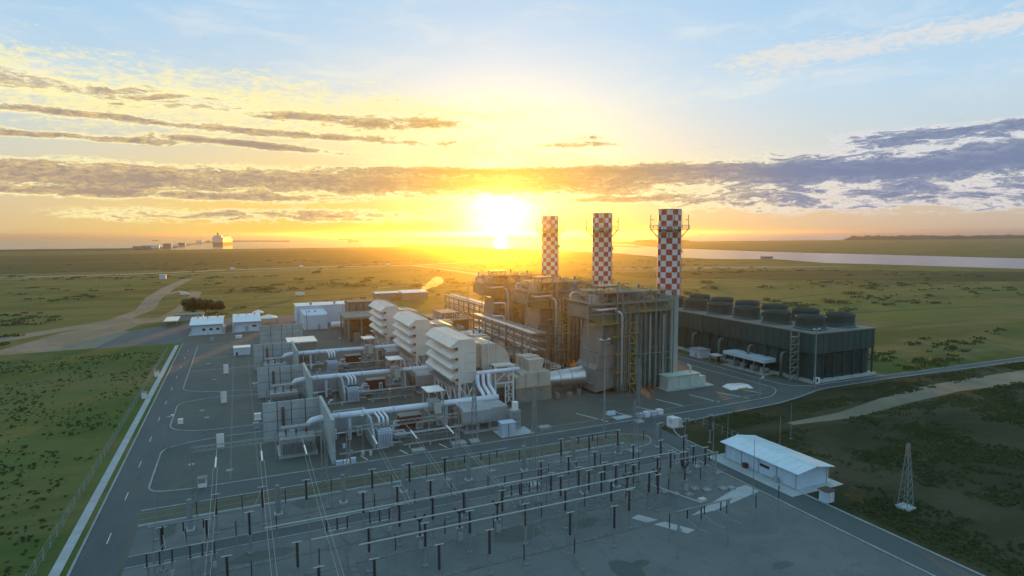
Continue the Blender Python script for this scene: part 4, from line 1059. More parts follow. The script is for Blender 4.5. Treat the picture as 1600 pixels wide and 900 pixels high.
b = MB(); b.prism_x([(461.4, 4.6), (474.6, 4.6), (474.6, 5.0), (468, 5.8), (461.4, 5.0)], 93.6, 122); b.build('roof', 'white', t)
b = MB(); b.box(112, 131, 450, 461, 0, 5.4); b.build('annex', 'inlet', t)
b = MB(); b.prism_x([(449, 5.4), (462, 5.4), (462, 6.8), (449, 5.7)], 111.4, 131.6); b.build('annex_roof', 'white', t)

# ------------------------------------------------------------------ cooling tower
t = thing('cooling_tower', 'long dark green cooling tower with two rows of round fan stacks on its roof', 'cooling tower', (186, 185, 0))
X0, X1, Y0, Y1 = 171.6, 201.5, 141, 229
b = MB(); b.box(X0, X1, Y0, Y1, 9.6, 16.3); b.build('upper_wall', 'tower', t)
b = MB(); b.box(X0 + 1.2, X1 - 1.2, Y0 + 1.2, Y1 - 1.2, .9, 9.6); b.build('fill_bay', 'tower', t)
b = MB(); b.box(X0 - .6, X1 + .6, Y0 - .6, Y1 + .6, 0, .9); b.build('basin', 'concrete', t)
b = MB(); b.box(X0 - .15, X1 + .15, Y0 - .15, Y1 + .15, 16.3, 16.6); dk = b.build('roof_deck', 'deck', t)
for k in range(30):
    y = Y0 + 1.5 + k * 3.0
    b = MB(); b.box(X0 - .1, X0, y, y + .12, 9.7, 16.2); b.build('cladding_joint', 'fan', t)
for k in range(10):
    x = X0 + 1.5 + k * 3.0
    b = MB(); b.box(x, x + .12, Y0 - .1, Y0, 9.7, 16.2); b.build('cladding_joint', 'fan', t)
for k in range(19):
    y = Y0 + .5 + k * 4.85
    b = MB(); b.box(X0 + .1, X0 + .6, y - .25, y + .25, .9, 9.6); b.build('column', 'fan', t)
for k in range(7):
    x = X0 + .4 + k * 4.85
    b = MB(); b.box(x - .25, x + .25, Y0 + .1, Y0 + .6, .9, 9.6); b.build('column', 'fan', t)
for k in range(9):
    z = 1.6 + k * .85
    b = MB(); b.prism_x([(Y0 + .3, z), (Y0 + 1.1, z + .5), (Y0 + 1.1, z + .6), (Y0 + .3, z + .1)], X0 + 7, X1 - 2); b.build('louvre', 'fan', t)
ra = MB()
for z in (17.2, 17.8):
    for p, q in (((X0, Y0), (X1, Y0)), ((X0, Y0), (X0, Y1)), ((X1, Y0), (X1, Y1))): ra.beam((*p, z), (*q, z), .08)
for k in range(16): ra.beam((X0 + k * 2, Y0, 16.6), (X0 + k * 2, Y0, 17.8), .08)
for k in range(45): ra.beam((X0, Y0 + k * 2, 16.6), (X0, Y0 + k * 2, 17.8), .08)
ra.build('railing', 'steel', dk)
for row, x in enumerate((179.4, 194.0)):
    for k in range(6):
        y = 149 + k * 14.5
        f = MB(); f.lathe(x, y, [(5.5, 16.6), (4.9, 17.4), (4.7, 18.6), (4.8, 20.2), (5.0, 21.0), (4.75, 21.0), (4.55, 20.0), (4.5, 18.4)], 28); fs = f.build('fan_stack', 'fan', t, smooth_=True)
        q = MB(); ring(q, x, y, 21.0, 4.95, .12, 28); ring(q, x, y, 18.8, 4.85, .08, 28); q.build('rim', 'tower', fs)
        q = MB()
        for i in range(8):
            a = 2 * PI * i / 8; q.beam((x, y, 18.6), (x + 4.4 * math.cos(a), y + 4.4 * math.sin(a), 18.6), .5, .1)
        q.build('fan_blades', 'blade', fs)
for k in range(5):
    y = 152 + k * 15
    p = MB(); p.tube([(X0 - 2.0, y, 0), (X0 - 2.0, y, 7.2), (X0 - 1.8, y, 8), (X0 - 1.2, y, 8.4), (X0 + 1.4, y, 8.4)], .5, 8); p.build('riser_pipe', 'casing', t, smooth_=True)
s = MB()
for a in (0, 1): s.box(166.8 + a * 3.6, 167.1 + a * 3.6, 145.8, 146.1, 0, 17)
for k in range(6): s.box(166.8, 170.7, 145.4, 146.6, 2.6 * k + 2, 2.6 * k + 2.12); s.beam((167, 146, 2.6 * k + .2), (170.4, 146, 2.6 * k + 2), .3)
s.build('stair', 'buck', t)

# pavilion, kiosk and pumps beside the tower
t = thing('pump_shelter', 'open shelter with a long pale blue roof beside the cooling tower', 'shelter', (170.5, 166, 0))
b = MB(); b.box(166.2, 173.4, 156.2, 176.2, 4.2, 5.4); b.build('roof', 'roofw', t)
for k in range(5):
    for x in (166.8, 172.8):
        q = MB(); q.box(x - .18, x + .18, 156.8 + k * 4.7 - .18, 156.8 + k * 4.7 + .18, 0, 4.2); q.build('post', 'steel', t)
b = MB(); b.box(165.8, 173.8, 155.8, 176.6, 0, .15); b.build('floor_slab', 'concrete', t)
for k in range(4):
    tt = thing('pump', ['first', 'second', 'third', 'fourth'][k] + ' pump from the near end under the pale blue shelter roof', 'pump', (169.5, 159 + k * 4.6, 0), 'pumps under the shelter')
    y = 159 + k * 4.6
    q = MB(); q.tube([(168.4, y, 1.1), (170.8, y, 1.1)], .7, 10); q.build('motor', 'green', tt)
    q = MB(); q.cyl(168, y, .15, 2.2, .55, n=10); q.build('casing', 'tgrey', tt)
t = thing('switch_kiosk', 'small windowless white kiosk left of the pale blue shelter', 'kiosk', (168, 191, 0))
b = MB(); b.box(165.4, 170.6, 187.8, 193.8, .1, 3.2); b.build('wall', 'wallb', t)
b = MB(); b.box(165.2, 170.8, 187.6, 194, 3.2, 3.5); b.build('roof', 'tgrey', t)
b = MB(); b.box(165.3, 165.4, 189.6, 190.6, .2, 2.3); b.build('door', 'tgrey', t)
t = thing('small_canopy', 'small white canopy between the kiosk and the pale blue shelter', 'canopy', (167.6, 181, 0))
b = MB(); b.box(165.6, 169.2, 178.8, 183.2, 2.6, 2.85); b.build('roof', 'white', t)
for x in (165.9, 168.9):
    for y in (179.2, 182.8): q = MB(); q.box(x - .1, x + .1, y - .1, y + .1, 0, 2.6); q.build('post', 'steel', t)
t = thing('notice_box', 'small white box with a blue panel at the foot of the cooling tower corner', 'box', (172, 139.4, 0))
b = MB(); b.box(171.2, 173, 139.2, 140.2, .3, 2.2); b.build('box', 'white', t)
b = MB(); b.box(171.4, 172.1, 139.12, 139.2, .8, 1.9); b.build('panel', 'glass', t)

# ------------------------------------------------------------------ white buildings
def gable_house(name, label, cat, x0, x1, y0, y1, he, hr, wins, group=None, axis='x', wall='wallb', roof='roofw'):
    t = thing(name, label, cat, ((x0 + x1) / 2, (y0 + y1) / 2, 0), group)
    b = MB(); b.box(x0, x1, y0, y1, 0, he); b.build('wall', wall, t)
    ym = (y0 + y1) / 2; o = .7
    for s, a in ((-1, y0 - o), (1, y1 + o)):
        r = MB(); pl_ = [(a, he - .1), (ym, hr), (ym, hr + .2), (a, he + .15)]
        r.prism_x(pl_ if s < 0 else pl_[::-1], x0 - o, x1 + o); rs = r.build('roof_slope', roof, t)
        n = int((x1 - x0) / 1.6)
        q = MB()
        for k in range(n + 1):
            x = x0 - o + (x1 - x0 + 2 * o - .1) * k / n; q.add([(x, a, he + .15), (x + .1, a, he + .15), (x + .1, ym, hr + .2), (x, ym, hr + .2), (x, a, he + .24), (x + .1, a, he + .24), (x + .1, ym, hr + .29), (x, ym, hr + .29)],
                  [(4, 5, 6, 7), (0, 1, 5, 4), (1, 2, 6, 5), (3, 0, 4, 7)])
        q.build('standing_seam', roof, rs)
    g = MB()
    for x in (x0, x1 - .02): g.prism_x([(y0, he - .05), (y1, he - .05), (ym, hr)], x, x + .02)
    g.build('gable', wall, t)
    gt_ = MB(); gt_.box(x0 - .8, x1 + .8, y0 - .95, y0 - .72, he - .2, he + .02); gt_.build('gutter', 'tgrey', t)
    for x in (x0 + .3, x1 - .3):
        dp = MB(); dp.tube([(x, y0 - .8, he - .15), (x, y0 - .15, he - .7), (x, y0 - .15, .1)], .09, 5); dp.build('downpipe', 'tgrey', t)
    for k in range(3):
        x = x0 + (x1 - x0) * (k + .5) / 3; rv = MB(); rv.cyl(x, ym, hr + .1, hr + .7, .3, n=8); rv.cyl(x, ym, hr + .7, hr + .95, .48, n=8); rv.build('roof_vent', 'steel', t)
    pl0 = MB(); pl0.box(x0 - 1.2, x1 + 1.2, y0 - 1.6, y1 + 1.2, .0, .12); pl0.build('apron', 'concrete', t)
    for kind, xa, xb, za, zb in wins:
        w = MB(); w.box(xa, xb, y0 - .03, y0, za, zb); w = w.build(kind, 'glass' if kind == 'window' else 'tgrey', t)
        f = MB(); f.box(xa - .12, xb + .12, y0 - .1, y0 - .02, zb, zb + .12); f.box(xa - .12, xb + .12, y0 - .16, y0 - .02, za - .12, za) if kind == 'window' else None
        f.build('frame', 'white', w)
    return t
gable_house('workshop_building', 'white building with a pale blue roof and three small windows', 'building', -22.6, -8.6, 340, 372, 5.0, 6.4,
            [('window', -17.6, -16.2, 1.9, 3.1), ('window', -14.4, -13, 1.9, 3.1), ('window', -11.3, -9.9, 1.9, 3.1)])
for i, x in enumerate((-17, -14.2)):
    tag(MB().box(x, x + 1.3, 338.6, 339.7, .1, 1.1).build('air_conditioner', 'white', None, (x + .6, 339.2, 0)), ['left', 'right'][i] + ' air conditioner box under the windows of the three-windowed building', 'air conditioner', 'air conditioner boxes outside')
gable_house('workshop_building', 'white building with a dark door, just right of the three-windowed one', 'building', -3.0, 9.2, 342, 376, 5.0, 6.6,
            [('door', 2, 3.7, .1, 2.9), ('window', 5.4, 7.6, 2.2, 3.2)])
t = thing('white_hall', 'long flat roofed white hall at the back of the plant, largest of the white buildings', 'hall', (48, 366, 0))
b = MB(); b.box(28.6, 66.5, 356, 372, 0, 9.8); b.build('wall', 'wallb', t)
b = MB(); b.box(28.3, 66.8, 355.7, 372.3, 9.8, 10.2); rf = b.build('roof', 'roofw', t)
for x in (36, 49, 57):
    b = MB(); b.box(x, x + 1.2, 360, 361.2, 10.2, 11.4); b.cyl(x + .6, 360.6, 11.4, 11.9, .7, n=8); b.build('roof_vent', 'tgrey', t)
b = MB(); b.prism_x([(333, 0), (355.6, 0), (355.6, 8.4), (333, 7.6)], 30.2, 42.0); fb = b.build('front_wing', 'wallb', t)
for x in (30.2, 41.6):
    b = MB(); b.add([(x, 332.8, 7.6), (x + .5, 332.8, 7.6), (x + .5, 355.6, 8.42), (x, 355.6, 8.42), (x, 332.8, 8.1), (x + .5, 332.8, 8.1), (x + .5, 355.6, 8.9), (x, 355.6, 8.9)], [(4, 5, 6, 7), (0, 1, 5, 4), (1, 2, 6, 5), (3, 0, 4, 7)]); b.build('parapet', 'roofw', fb)
for x in (33.4, 36.6): b = MB(); b.box(x, x + .9, 343, 343.9, 7.9, 9); b.build('roof_unit', 'tgrey', fb)
b = MB(); b.box(37, 38.4, 332.9, 333, .1, 2.6); b.build('door', 'tgrey', t)
t = thing('tank', 'white horizontal tank at the foot of the long white hall', 'tank', (48, 330, 0))
b = MB(); b.tube([(43.4, 330, 2.2), (44, 330, 2.2), (53, 330, 2.2), (53.6, 330, 2.2)], 1.7, 14); b.build('shell', 'white', t, smooth_=True)
for x in (45.5, 51.5): b = MB(); b.box(x - .3, x + .3, 328.8, 331.2, 0, 1.4); b.build('saddle', 'concrete', t)
for i, (x, y, lab) in enumerate([(14.5, 366, 'white garden style canopy with a low peaked roof behind the gabled white building'), (9.8, 392, 'smaller white peaked canopy further back behind the gabled white building')]):
    t = thing('peaked_canopy', lab, 'canopy', (x, y, 0), 'white peaked canopies')
    r = 4.6 if i == 0 else 3
    b = MB(); b.add([(x - r, y - r, 3.6), (x + r, y - r, 3.6), (x + r, y + r, 3.6), (x - r, y + r, 3.6), (x, y, 5.3)], [(0, 1, 4), (1, 2, 4), (2, 3, 4), (3, 0, 4), (3, 2, 1, 0)]); b.build('roof', 'white', t)
    for a in (-1, 1):
        for c in (-1, 1): q = MB(); q.box(x + a * (r - .3) - .12, x + a * (r - .3) + .12, y + c * (r - .3) - .12, y + c * (r - .3) + .12, 0, 3.6); q.build('post', 'steel', t)
t = thing('gate_canopy', 'flat white canopy at the left end of the service road', 'canopy', (-34.6, 386, 0))
b = MB(); b.box(-38, -31.2, 377, 396, 2.9, 3.3); b.build('roof', 'white', t)
for x in (-37.4, -31.8):
    for y in (378, 395): q = MB(); q.box(x - .15, x + .15, y - .15, y + .15, 0, 2.9); q.build('post', 'steel', t)
t = thing('gatehouse', 'low dark roofed gatehouse beside the trees left of the white buildings', 'building', (-26, 404, 0))
b = MB(); b.box(-34, -20, 401, 410, 0, 3); b.build('wall', 'tgrey', t)
b = MB(); b.box(-34.6, -19.4, 400.4, 410.6, 3, 3.4); b.build('roof', 'deck', t)
b = MB(); b.box(-24, -22, 400.9, 401, .2, 2.4); b.build('door', 'white', t)
t = thing('container_cabin', 'white portable cabin against the farthest transformer bay', 'cabin', (0, 275, 0))
b = MB(); b.box(-3, 3.2, 273.4, 279, .2, 3.2); b.build('wall', 'wallb', t)
b = MB(); b.box(-3.2, 3.4, 273.2, 279.2, 3.2, 3.45); b.build('roof', 'white', t)
b = MB(); b.box(-.1, 0, 273.3, 273.4, .3, 3.1); b.build('joint', 'tgrey', t)
b = MB(); b.box(-2.2, -1.5, 273.3, 273.4, .3, 1.6); b.build('door', 'glass', t)
t = thing('flat_shed', 'grey shed with a pale flat roof just behind the farthest transformer bay', 'shed', (22, 262, 0))
b = MB(); b.box(16.8, 27, 250, 262, 3.2, 7.6); b.build('upper_wall', 'deck', t)
b = MB(); b.box(16.4, 27.4, 249.6, 262.4, 7.6, 8.0); b.build('roof', 'white', t)
for x in (17.2, 22, 26.6):
    for y in (250.4, 261.6): q = MB(); q.box(x - .2, x + .2, y - .2, y + .2, 0, 3.2); q.build('column', 'concrete', t)
# substation hall, near right
t = thing('substation_building', 'pale blue shed with a low pitched sheet roof in the lower right, beside the switchyard', 'building', (101, 89, 0))
BX0, BX1, BY0, BY1 = 97.2, 105.8, 82.4, 101.5
b = MB(); b.box(BX0, BX1, BY0, BY1, 0, 3.4); b.build('wall', 'wallb', t)
g = MB(); xm = 101.5
for y in (BY0, BY1 - .02): g.prism_y([(BX0, 3.4), (BX1, 3.4), (xm, 4.15)], y, y + .02)
g.build('gable', 'wallb', t)
for s, xe in ((-1, BX0 - .8), (1, BX1 + .8)):
    N_ = 10
    for k in range(N_):
        ya = BY0 - .9 + (BY1 - BY0 + 1.8) * k / N_; yb = BY0 - .9 + (BY1 - BY0 + 1.8) * (k + 1) / N_ - .05
        dz_ = random.uniform(-.012, .012); r = MB(); pl_ = [(xe, 3.42 + dz_), (xe, 3.55 + dz_), (xm, 4.36 + dz_), (xm, 4.2 + dz_)]
        r.prism_y(pl_ if s < 0 else pl_[::-1], ya, yb); r.build('roof_sheet', 'roofw', t)
rc = MB(); rc.prism_y([(xm - .5, 4.3), (xm + .5, 4.3), (xm, 4.5)], BY0 - .95, BY1 + .95); rc.build('ridge_cap', 'roofw', t)
for k in range(5):
    y = BY0 + .1 + k * (BY1 - BY0 - .3) / 4
    d = MB(); d.box(BX0 - .12, BX0, y, y + .14, 0, 3.4); d.build('downpipe', 'tgrey', t)
for y in (BY0 + .02,):
    d = MB(); d.box(BX1 - .5, BX1 - .35, BY0 - .1, BY0, 0, 3.4); d.build('downpipe', 'tgrey', t)
d = MB(); d.box(BX0 - .08, BX0, 89.2, 91.6, 1.7, 2.25); d.build('name_plate', 'glass', t)
d = MB(); d.box(BX0 - .06, BX0, 98.5, 99.6, .1, 2.4); d.build('door', 'roofw', t)
s = MB(); s.box(BX0 - 3.4, BX1 + 2, BY0 - 2, BY1 + 2, 0, .12); s.build('apron', 'concrete', t)
for i, (y, lab) in enumerate(((94.6, 'dark red fire point box against the pale blue shed wall'), (86.4, 'grey air conditioner against the pale blue shed wall near its front corner'))):
    tag(MB().box(BX0 - 1.0, BX0 - .2, y, y + .9, .12, 1.1).build('fire_point' if i == 0 else 'air_conditioner', 'red_dark' if i == 0 else 'tgrey', None, (BX0 - .6, y + .4, 0)), lab, 'fire point' if i == 0 else 'air conditioner')
t = thing('gatehouse_booth', 'small blue and white booth in front of the pale blue shed', 'booth', (98, 76.6, 0))
b = MB(); b.box(97.2, 99.0, 75.6, 77.4, .1, 2.2); b.build('wall', 'wallb', t)
b = MB(); b.box(97.0, 99.4, 75.4, 77.6, 2.2, 2.34); b.build('roof', 'brown', t)
b = MB(); b.box(97.9, 98.3, 75.5, 75.6, .2, 2.1); b.build('door', 'white', t)

# ------------------------------------------------------------------ access-road furniture
for i, (y, lab) in enumerate([(237.8, 'farthest white sign panel in the yard left of the transformer bays'), (196.2, 'middle white sign panel in the yard left of the transformer bays'), (154.3, 'nearest and tallest-looking white sign panel in the yard')]):
    t = thing('sign_panel', lab, 'sign', (-5.4, y, 0), 'white sign panels in the yard')
    b = MB(); b.box(-6.2, -4.6, y - .1, y + .1, .6, 3.9); b.build('panel', 'white', t)
    for x in (-5.9, -4.9): q = MB(); q.box(x - .06, x + .06, y + .1, y + .2, 0, 3.7); q.build('post', 'steel', t)
t = thing('valve_hut', 'small open white frame hut near the lower left kerb', 'hut', (-8.3, 132.6, 0))
for x in (-9.1, -7.5):
    for y in (131.9, 133.3): q = MB(); q.box(x - .08, x + .08, y - .08, y + .08, 0, 1.9); q.build('post', 'white', t)
b = MB(); b.box(-9.3, -7.3, 131.7, 133.5, 1.9, 2.05); b.build('roof', 'deck', t)
b = MB(); b.box(-9.0, -7.6, 131.8, 131.88, .2, 1.0); b.build('front_panel', 'white', t)
def post_line(label, pts, n, h, m='kerb', rails=(.5, 1.2)):
    t = thing('fence', label, 'fence', (*pts[0], 0))
    (xa, ya), (xb, yb) = pts
    for k in range(n + 1):
        x, y = xa + (xb - xa) * k / n, ya + (yb - ya) * k / n
        b = MB(); b.box(x - .08, x + .08, y - .08, y + .08, 0, h); b.build('post', m, t)
    for z in rails:
        b = MB(); b.beam((xa, ya, z * h), (xb, yb, z * h), .035); b.build('rail', m, t)
post_line('post and rail fence along the grass left of the access road', ((-29.2, 20), (-29.2, 300)), 70, 2.1, 'kerb', (.3, .65, .97))
post_line('low post fence along the lower edge of the grass verge', ((-17.5, 119.0), (82, 119.0)), 18, 2.2, 'steel', (.5, .97))
post_line('thin wire fence between the pale blue shed and the front road', ((108, 84), (108, 124)), 12, 2.0, 'steel', (.5, .97))
for i, (x, y) in enumerate([(-27.8, 246), (-27.8, 214)]):
    t = thing('meter_cabinet', ['farther', 'nearer'][i] + ' small white cabinet on the pavement of the access road', 'cabinet', (x, y, 0), 'small cabinets by the pavement')
    b = MB(); b.box(x - .7, x + .7, y - .5, y + .5, .1, 1.9); b.build('box', 'white', t)
    b = MB(); b.box(x - .8, x + .8, y - .6, y + .6, 1.9, 2.05); b.build('lid', 'kerb', t)
    b = MB(); b.box(x - .8, x + .8, y - .6, y + .6, 0, .1); b.build('plinth', 'concrete', t)
def lamp(x, y, h, label, arms=2):
    t = thing('lamp_post', label, 'lamp post', (x, y, 0), 'tall lamp posts')
    p = MB(); p.tube([(x, y, 0), (x, y, h)], .26, 8, r1=.13); p.build('pole', 'pole_concrete', t)
    for s in ([-1, 1] if arms == 2 else [1]):
        a = MB(); a.beam((x, y, h - .3), (x + s * 1.6, y, h - .1), .1); a.box(x + s * 1.2 - .3, x + s * 1.2 + .3, y - .22, y + .22, h - .05, h + .12); a.build('lamp_head', 'white', t)
    return t
lamp(167.4, 136.6, 19.2, 'tall lamp post in front of the cooling tower corner')
lamp(81.4, 126.2, 24.0, 'tall lamp post on the kerb left of the nearest boiler')
lamp(-12, 445, 9.2, 'thin lamp post against the green field behind the white buildings', 1)
lamp(139.8, 132.8, 7.0, 'short lamp post on the yard kerb near the bend of the front road', 1)
lamp(28.5, 300, 14, 'lamp post in front of the long white hall', 1)
lamp(47, 312, 15, 'lamp post at the corner of the dark steel frame building', 1)
lamp(-16.6, 160, 8, 'lamp post on the kerb at the left road junction', 1)
def mast(x, y, h, label, w=1.6):
    t = thing('lattice_mast', label, 'mast', (x, y, 0), 'lattice masts of the switchyard')
    b = MB(); n = 8
    for i in range(4):
        sx, sy = ((-1, -1), (1, -1), (1, 1), (-1, 1))[i]; q = MB(); q.beam((x + sx * w / 2, y + sy * w / 2, 0), (x + sx * .15, y + sy * .15, h), .12); q.build('leg', 'pole_concrete', t)
    for k in range(n):
        za, zb = h * k / n, h * (k + 1) / n; wa, wb = w * (1 - za / h) / 2 + .12, w * (1 - zb / h) / 2 + .12
        for (ax_, ay_), (bx, by) in (((-1, -1), (1, -1)), ((1, -1), (1, 1)), ((1, 1), (-1, 1)), ((-1, 1), (-1, -1))):
            b.beam((x + ax_ * wa, y + ay_ * wa, za), (x + bx * wb, y + by * wb, zb), .07)
    b.build('bracing', 'pole_concrete', t)
    f = MB(); f.box(x - w / 2 - .3, x + w / 2 + .3, y - w / 2 - .3, y + w / 2 + .3, 0, .4); f.build('footing', 'concrete', t)
    return t
mast(50.3, 134.9, 15, 'lattice mast in front of the nearest generator module')
mast(52.1, 106, 20, 'lattice mast rising from the switchyard road')
mast(95.2, 131, 17, 'lattice mast behind the roadside goods')
mast(81.0, 113, 12, 'lattice mast near the rounded end of the verge')
mast(108.6, 68.6, 12, 'lattice pylon at the lower right, beyond the pale blue shed', 1.8)

# ------------------------------------------------------------------ switchyard
G1 = 'black insulator posts of the switchyard'
def insulator():
    t = thing('insulator_post', 'x', 'insulator', (0, 0, 0), G1)
    c = MB(); c.tube([(0, 0, 0), (0, 0, 2.9)], .17, 8); c.build('column', 'pole_concrete', t)
    f = MB(); f.box(-.35, .35, -.35, .35, 0, .2); f.build('footing', 'pole_concrete', t)
    k = MB(); k.box(-.28, .28, -.2, .2, 2.9, 3.1); k.build('cap_plate', 'steel', t)
    p = []
    z = 3.1
    while z < 6.7: p += [(.14, z), (.27, z + .1), (.14, z + .2)]; z += .24
    s = MB(); s.lathe(0, 0, p + [(.02, z)], 8); s.build('insulator', 'black', t)
    b = MB(); b.beam((-.7, 0, z + .05), (.7, 0, z + .05), .14); b.build('terminal', 'cable', t)
    return t
proto = insulator()
ROWS = {'in the back row along the verge': [(x, 110.5) for x in (-5, 2.2, 9.4, 21, 28, 35, 60.6, 67.5, 74.8, 86.4, 93.9, 100.9)],
        'in the row behind the first bus tube': [(x, 101) for x in (-12, -6, 0, 17.6, 23.4, 29.3, 51.1, 57.1, 63, 72.2, 79.1, 85.1)],
        'in the double row under the first bus tube': [(50.1, 95.1), (51, 93.1), (56, 95.3), (57, 93.3), (61.7, 95.4), (62.9, 93.4), (77.1, 95.3), (78.9, 93.6), (82.9, 95.4), (84.6, 93.8), (72.5, 93.5), (39.1, 91.9), (58.6, 91.6), (66, 92.1), (22, 93.8), (27.6, 94), (33, 94)],
        'in the front rows nearest the camera': [(48.9, 87.6), (58, 87.5), (66.3, 87.8), (67.2, 86.4), (58.7, 83.1), (40.5, 85.6), (31.5, 87), (24, 86), (16, 88), (6, 88), (-3, 88), (45.5, 80), (53, 79), (0, 79), (8, 80), (15, 79), (24, 79), (32, 80)]}
ORD = ['first', 'second', 'third', 'fourth', 'fifth', 'sixth', 'seventh', 'eighth', 'ninth', 'tenth', 'eleventh', 'twelfth', 'thirteenth', 'fourteenth', 'fifteenth', 'sixteenth', 'seventeenth', 'eighteenth', 'nineteenth', 'twentieth']
first = True
for rowname, pts in ROWS.items():
    for x, y in pts:
        lab = ORD[sorted(pts).index((x, y))] + ' black insulator post from the left ' + rowname
        if first: proto.location = (x, y, 0); proto['label'] = lab; first = False; o = proto
        else: o = copy_tree(proto, None, Vector((x, y, 0)) - Vector(proto.location), lab)
        o['group'] = 'insulator posts ' + rowname
# disconnectors, breakers and thin poles
def disconnector(x, y, label):
    t = thing('disconnector', label, 'switch', (x, y, 0), 'disconnector switches of the switchyard')
    f = MB()
    for a in (-1.5, 1.5): f.beam((x + a, y, 0), (x + a, y, 2.6), .2); f.beam((x + a, y, .2), (x - a * .2, y, 2.5), .09)
    f.box(x - 2, x + 2, y - .2, y + .2, 2.6, 2.8); f.build('frame', 'steel', t)
    for a in (-1.6, 0, 1.6):
        p = []; z = 2.8
        while z < 4.6: p += [(.09, z), (.19, z + .09), (.09, z + .18)]; z += .22
        q = MB(); q.lathe(x + a, y, p + [(.02, z)], 8); q.build('insulator', 'black', t)
    q = MB(); q.beam((x - 1.7, y, 4.75), (x + 1.7, y, 4.75), .1); q.beam((x, y, 4.75), (x + .5, y, 5.6), .08); q.build('blade', 'cable', t)
    q = MB(); q.box(x + 1.3, x + 1.8, y - .45, y - .2, .9, 1.7); q.build('drive_box', 'tgrey', t)
for bay, xs_ in (('far left bay', (-12, -6.5)), ('left bay', (12.8, 19.6)), ('middle bay', (43.4, 47)), ('right bay', (69.6, 81.6))):
    for j_, x_ in enumerate(xs_):
        disconnector(x_, 97.6, 'low disconnector with three small black insulators, %s of the pair in the %s' % (('left', 'right')[j_], bay))
def breaker_post(x, y, label):
    t = thing('circuit_breaker', label, 'breaker', (x, y, 0), 'circuit breakers of the switchyard')
    f = MB(); f.beam((x - .5, y, 0), (x - .3, y, 2.4), .14); f.beam((x + .5, y, 0), (x + .3, y, 2.4), .14); f.box(x - .6, x + .6, y - .3, y + .3, 2.4, 2.6); f.build('stand', 'steel', t)
    p = []; z = 2.6
    while z < 5.0: p += [(.12, z), (.22, z + .09), (.12, z + .18)]; z += .22
    q = MB(); q.lathe(x, y, p + [(.02, z)], 8); q.build('lower_insulator', 'black', t)
    q = MB()
    for a in (-1, 1): q.tube([(x, y, 5.0), (x + a * .9, y, 6.0)], .16, 8)
    q.build('chamber', 'black', t)
    q = MB(); q.box(x - .35, x + .35, y - .55, y - .3, .7, 1.9); q.build('control_box', 'tgrey', t)
for j_, x_ in enumerate((24.4, 31, 37.6, 63.4, 70, 76.6)):
    breaker_post(x_, 90.4, ORD[j_] + ' twin armed black breaker from the left, between the bus tubes')
for j_, (x_, y_, h_) in enumerate([(-14, 112, 9), (13.4, 112.6, 11), (32, 99.4, 10), (48.6, 103, 12), (56.8, 111, 10), (71.4, 99, 11), (83, 108.2, 9), (88.6, 96, 12), (87.6, 84, 11), (66, 79, 10), (38, 80, 10), (3, 84, 10), (104, 108, 8), (112, 100, 8), (120, 104, 9)]):
    t = thing('thin_pole', ORD[j_] + ' thin lightning pole, counted round the switchyard from its far left corner', 'pole', (x_, y_, 0), 'thin lightning poles')
    b = MB(); b.tube([(x_, y_, 0), (x_, y_, h_)], .10, 6, r1=.04); b.build('shaft', 'pole_concrete', t)
    b = MB(); b.box(x_ - .3, x_ + .3, y_ - .3, y_ + .3, 0, .25); b.build('footing', 'pole_concrete', t)
for j_, (xa, ya, xb, yb, z_) in enumerate([(21, 110.5, 23.4, 101, 6.9), (28, 110.5, 29.3, 101, 6.9), (60.6, 110.5, 57.1, 101, 6.9), (67.5, 110.5, 63, 101, 6.9), (74.8, 110.5, 72.2, 101, 6.9), (86.4, 110.5, 79.1, 101, 6.9), (93.9, 110.5, 85.1, 101, 6.9), (51.1, 101, 50.1, 95.1, 6.9), (57.1, 101, 56, 95.3, 6.9), (79.1, 101, 77.1, 95.3, 6.9), (85.1, 101, 82.9, 95.4, 6.9), (2.2, 110.5, 0, 101, 6.9)]):
    n_ = 8; cp = [(xa + (xb - xa) * k / n_, ya + (yb - ya) * k / n_, z_ - .8 * (1 - (2 * k / n_ - 1) ** 2)) for k in range(n_ + 1)]
    tag(MB().tube(cp, .022, 4).build('dropper_wire', 'cable', None, (xa, ya, z_)), ORD[j_] + ' slack dropper wire from the left, hanging between two insulator posts', 'wire', 'slack dropper wires')
# slim surge arresters and steel goal posts between the rows
def arrester(x, y, h, label):
    t = thing('surge_arrester', label, 'arrester', (x, y, 0), 'slim surge arresters')
    c = MB(); c.beam((x, y, 0), (x, y, h), .13); c.build('stand', 'pole_concrete', t)
    p = []; z = h
    while z < h + 2.3: p += [(.07, z), (.14, z + .07), (.07, z + .14)]; z += .17
    q = MB(); q.lathe(x, y, p + [(.02, z)], 6); q.build('insulator', 'black', t)
for row_, (y_, xs_, h_) in {'behind the switchyard road': (112.2, (-8, -1, 6, 14, 25, 32, 45, 52, 64, 71, 83), 2.6), 'in front of the switchyard road': (103, (-9, -2, 4, 20, 27, 34, 41, 54, 60, 66, 75), 2.2), 'beyond the last bus tube': (88.2, (0, 9, 20, 28, 36, 45, 53, 62, 71, 79), 2.4), 'in the front row near the camera': (76, (62, 68, 74, 80, 86, 4, 12, 20, 36, 44), 2.4)}.items():
    for j_, x_ in enumerate(sorted(xs_)): arrester(x_, y_ + (.6 if j_ % 2 else 0), h_ + (.5 if j_ % 3 == 0 else 0), ORD[j_] + ' slim black arrester from the left ' + row_)
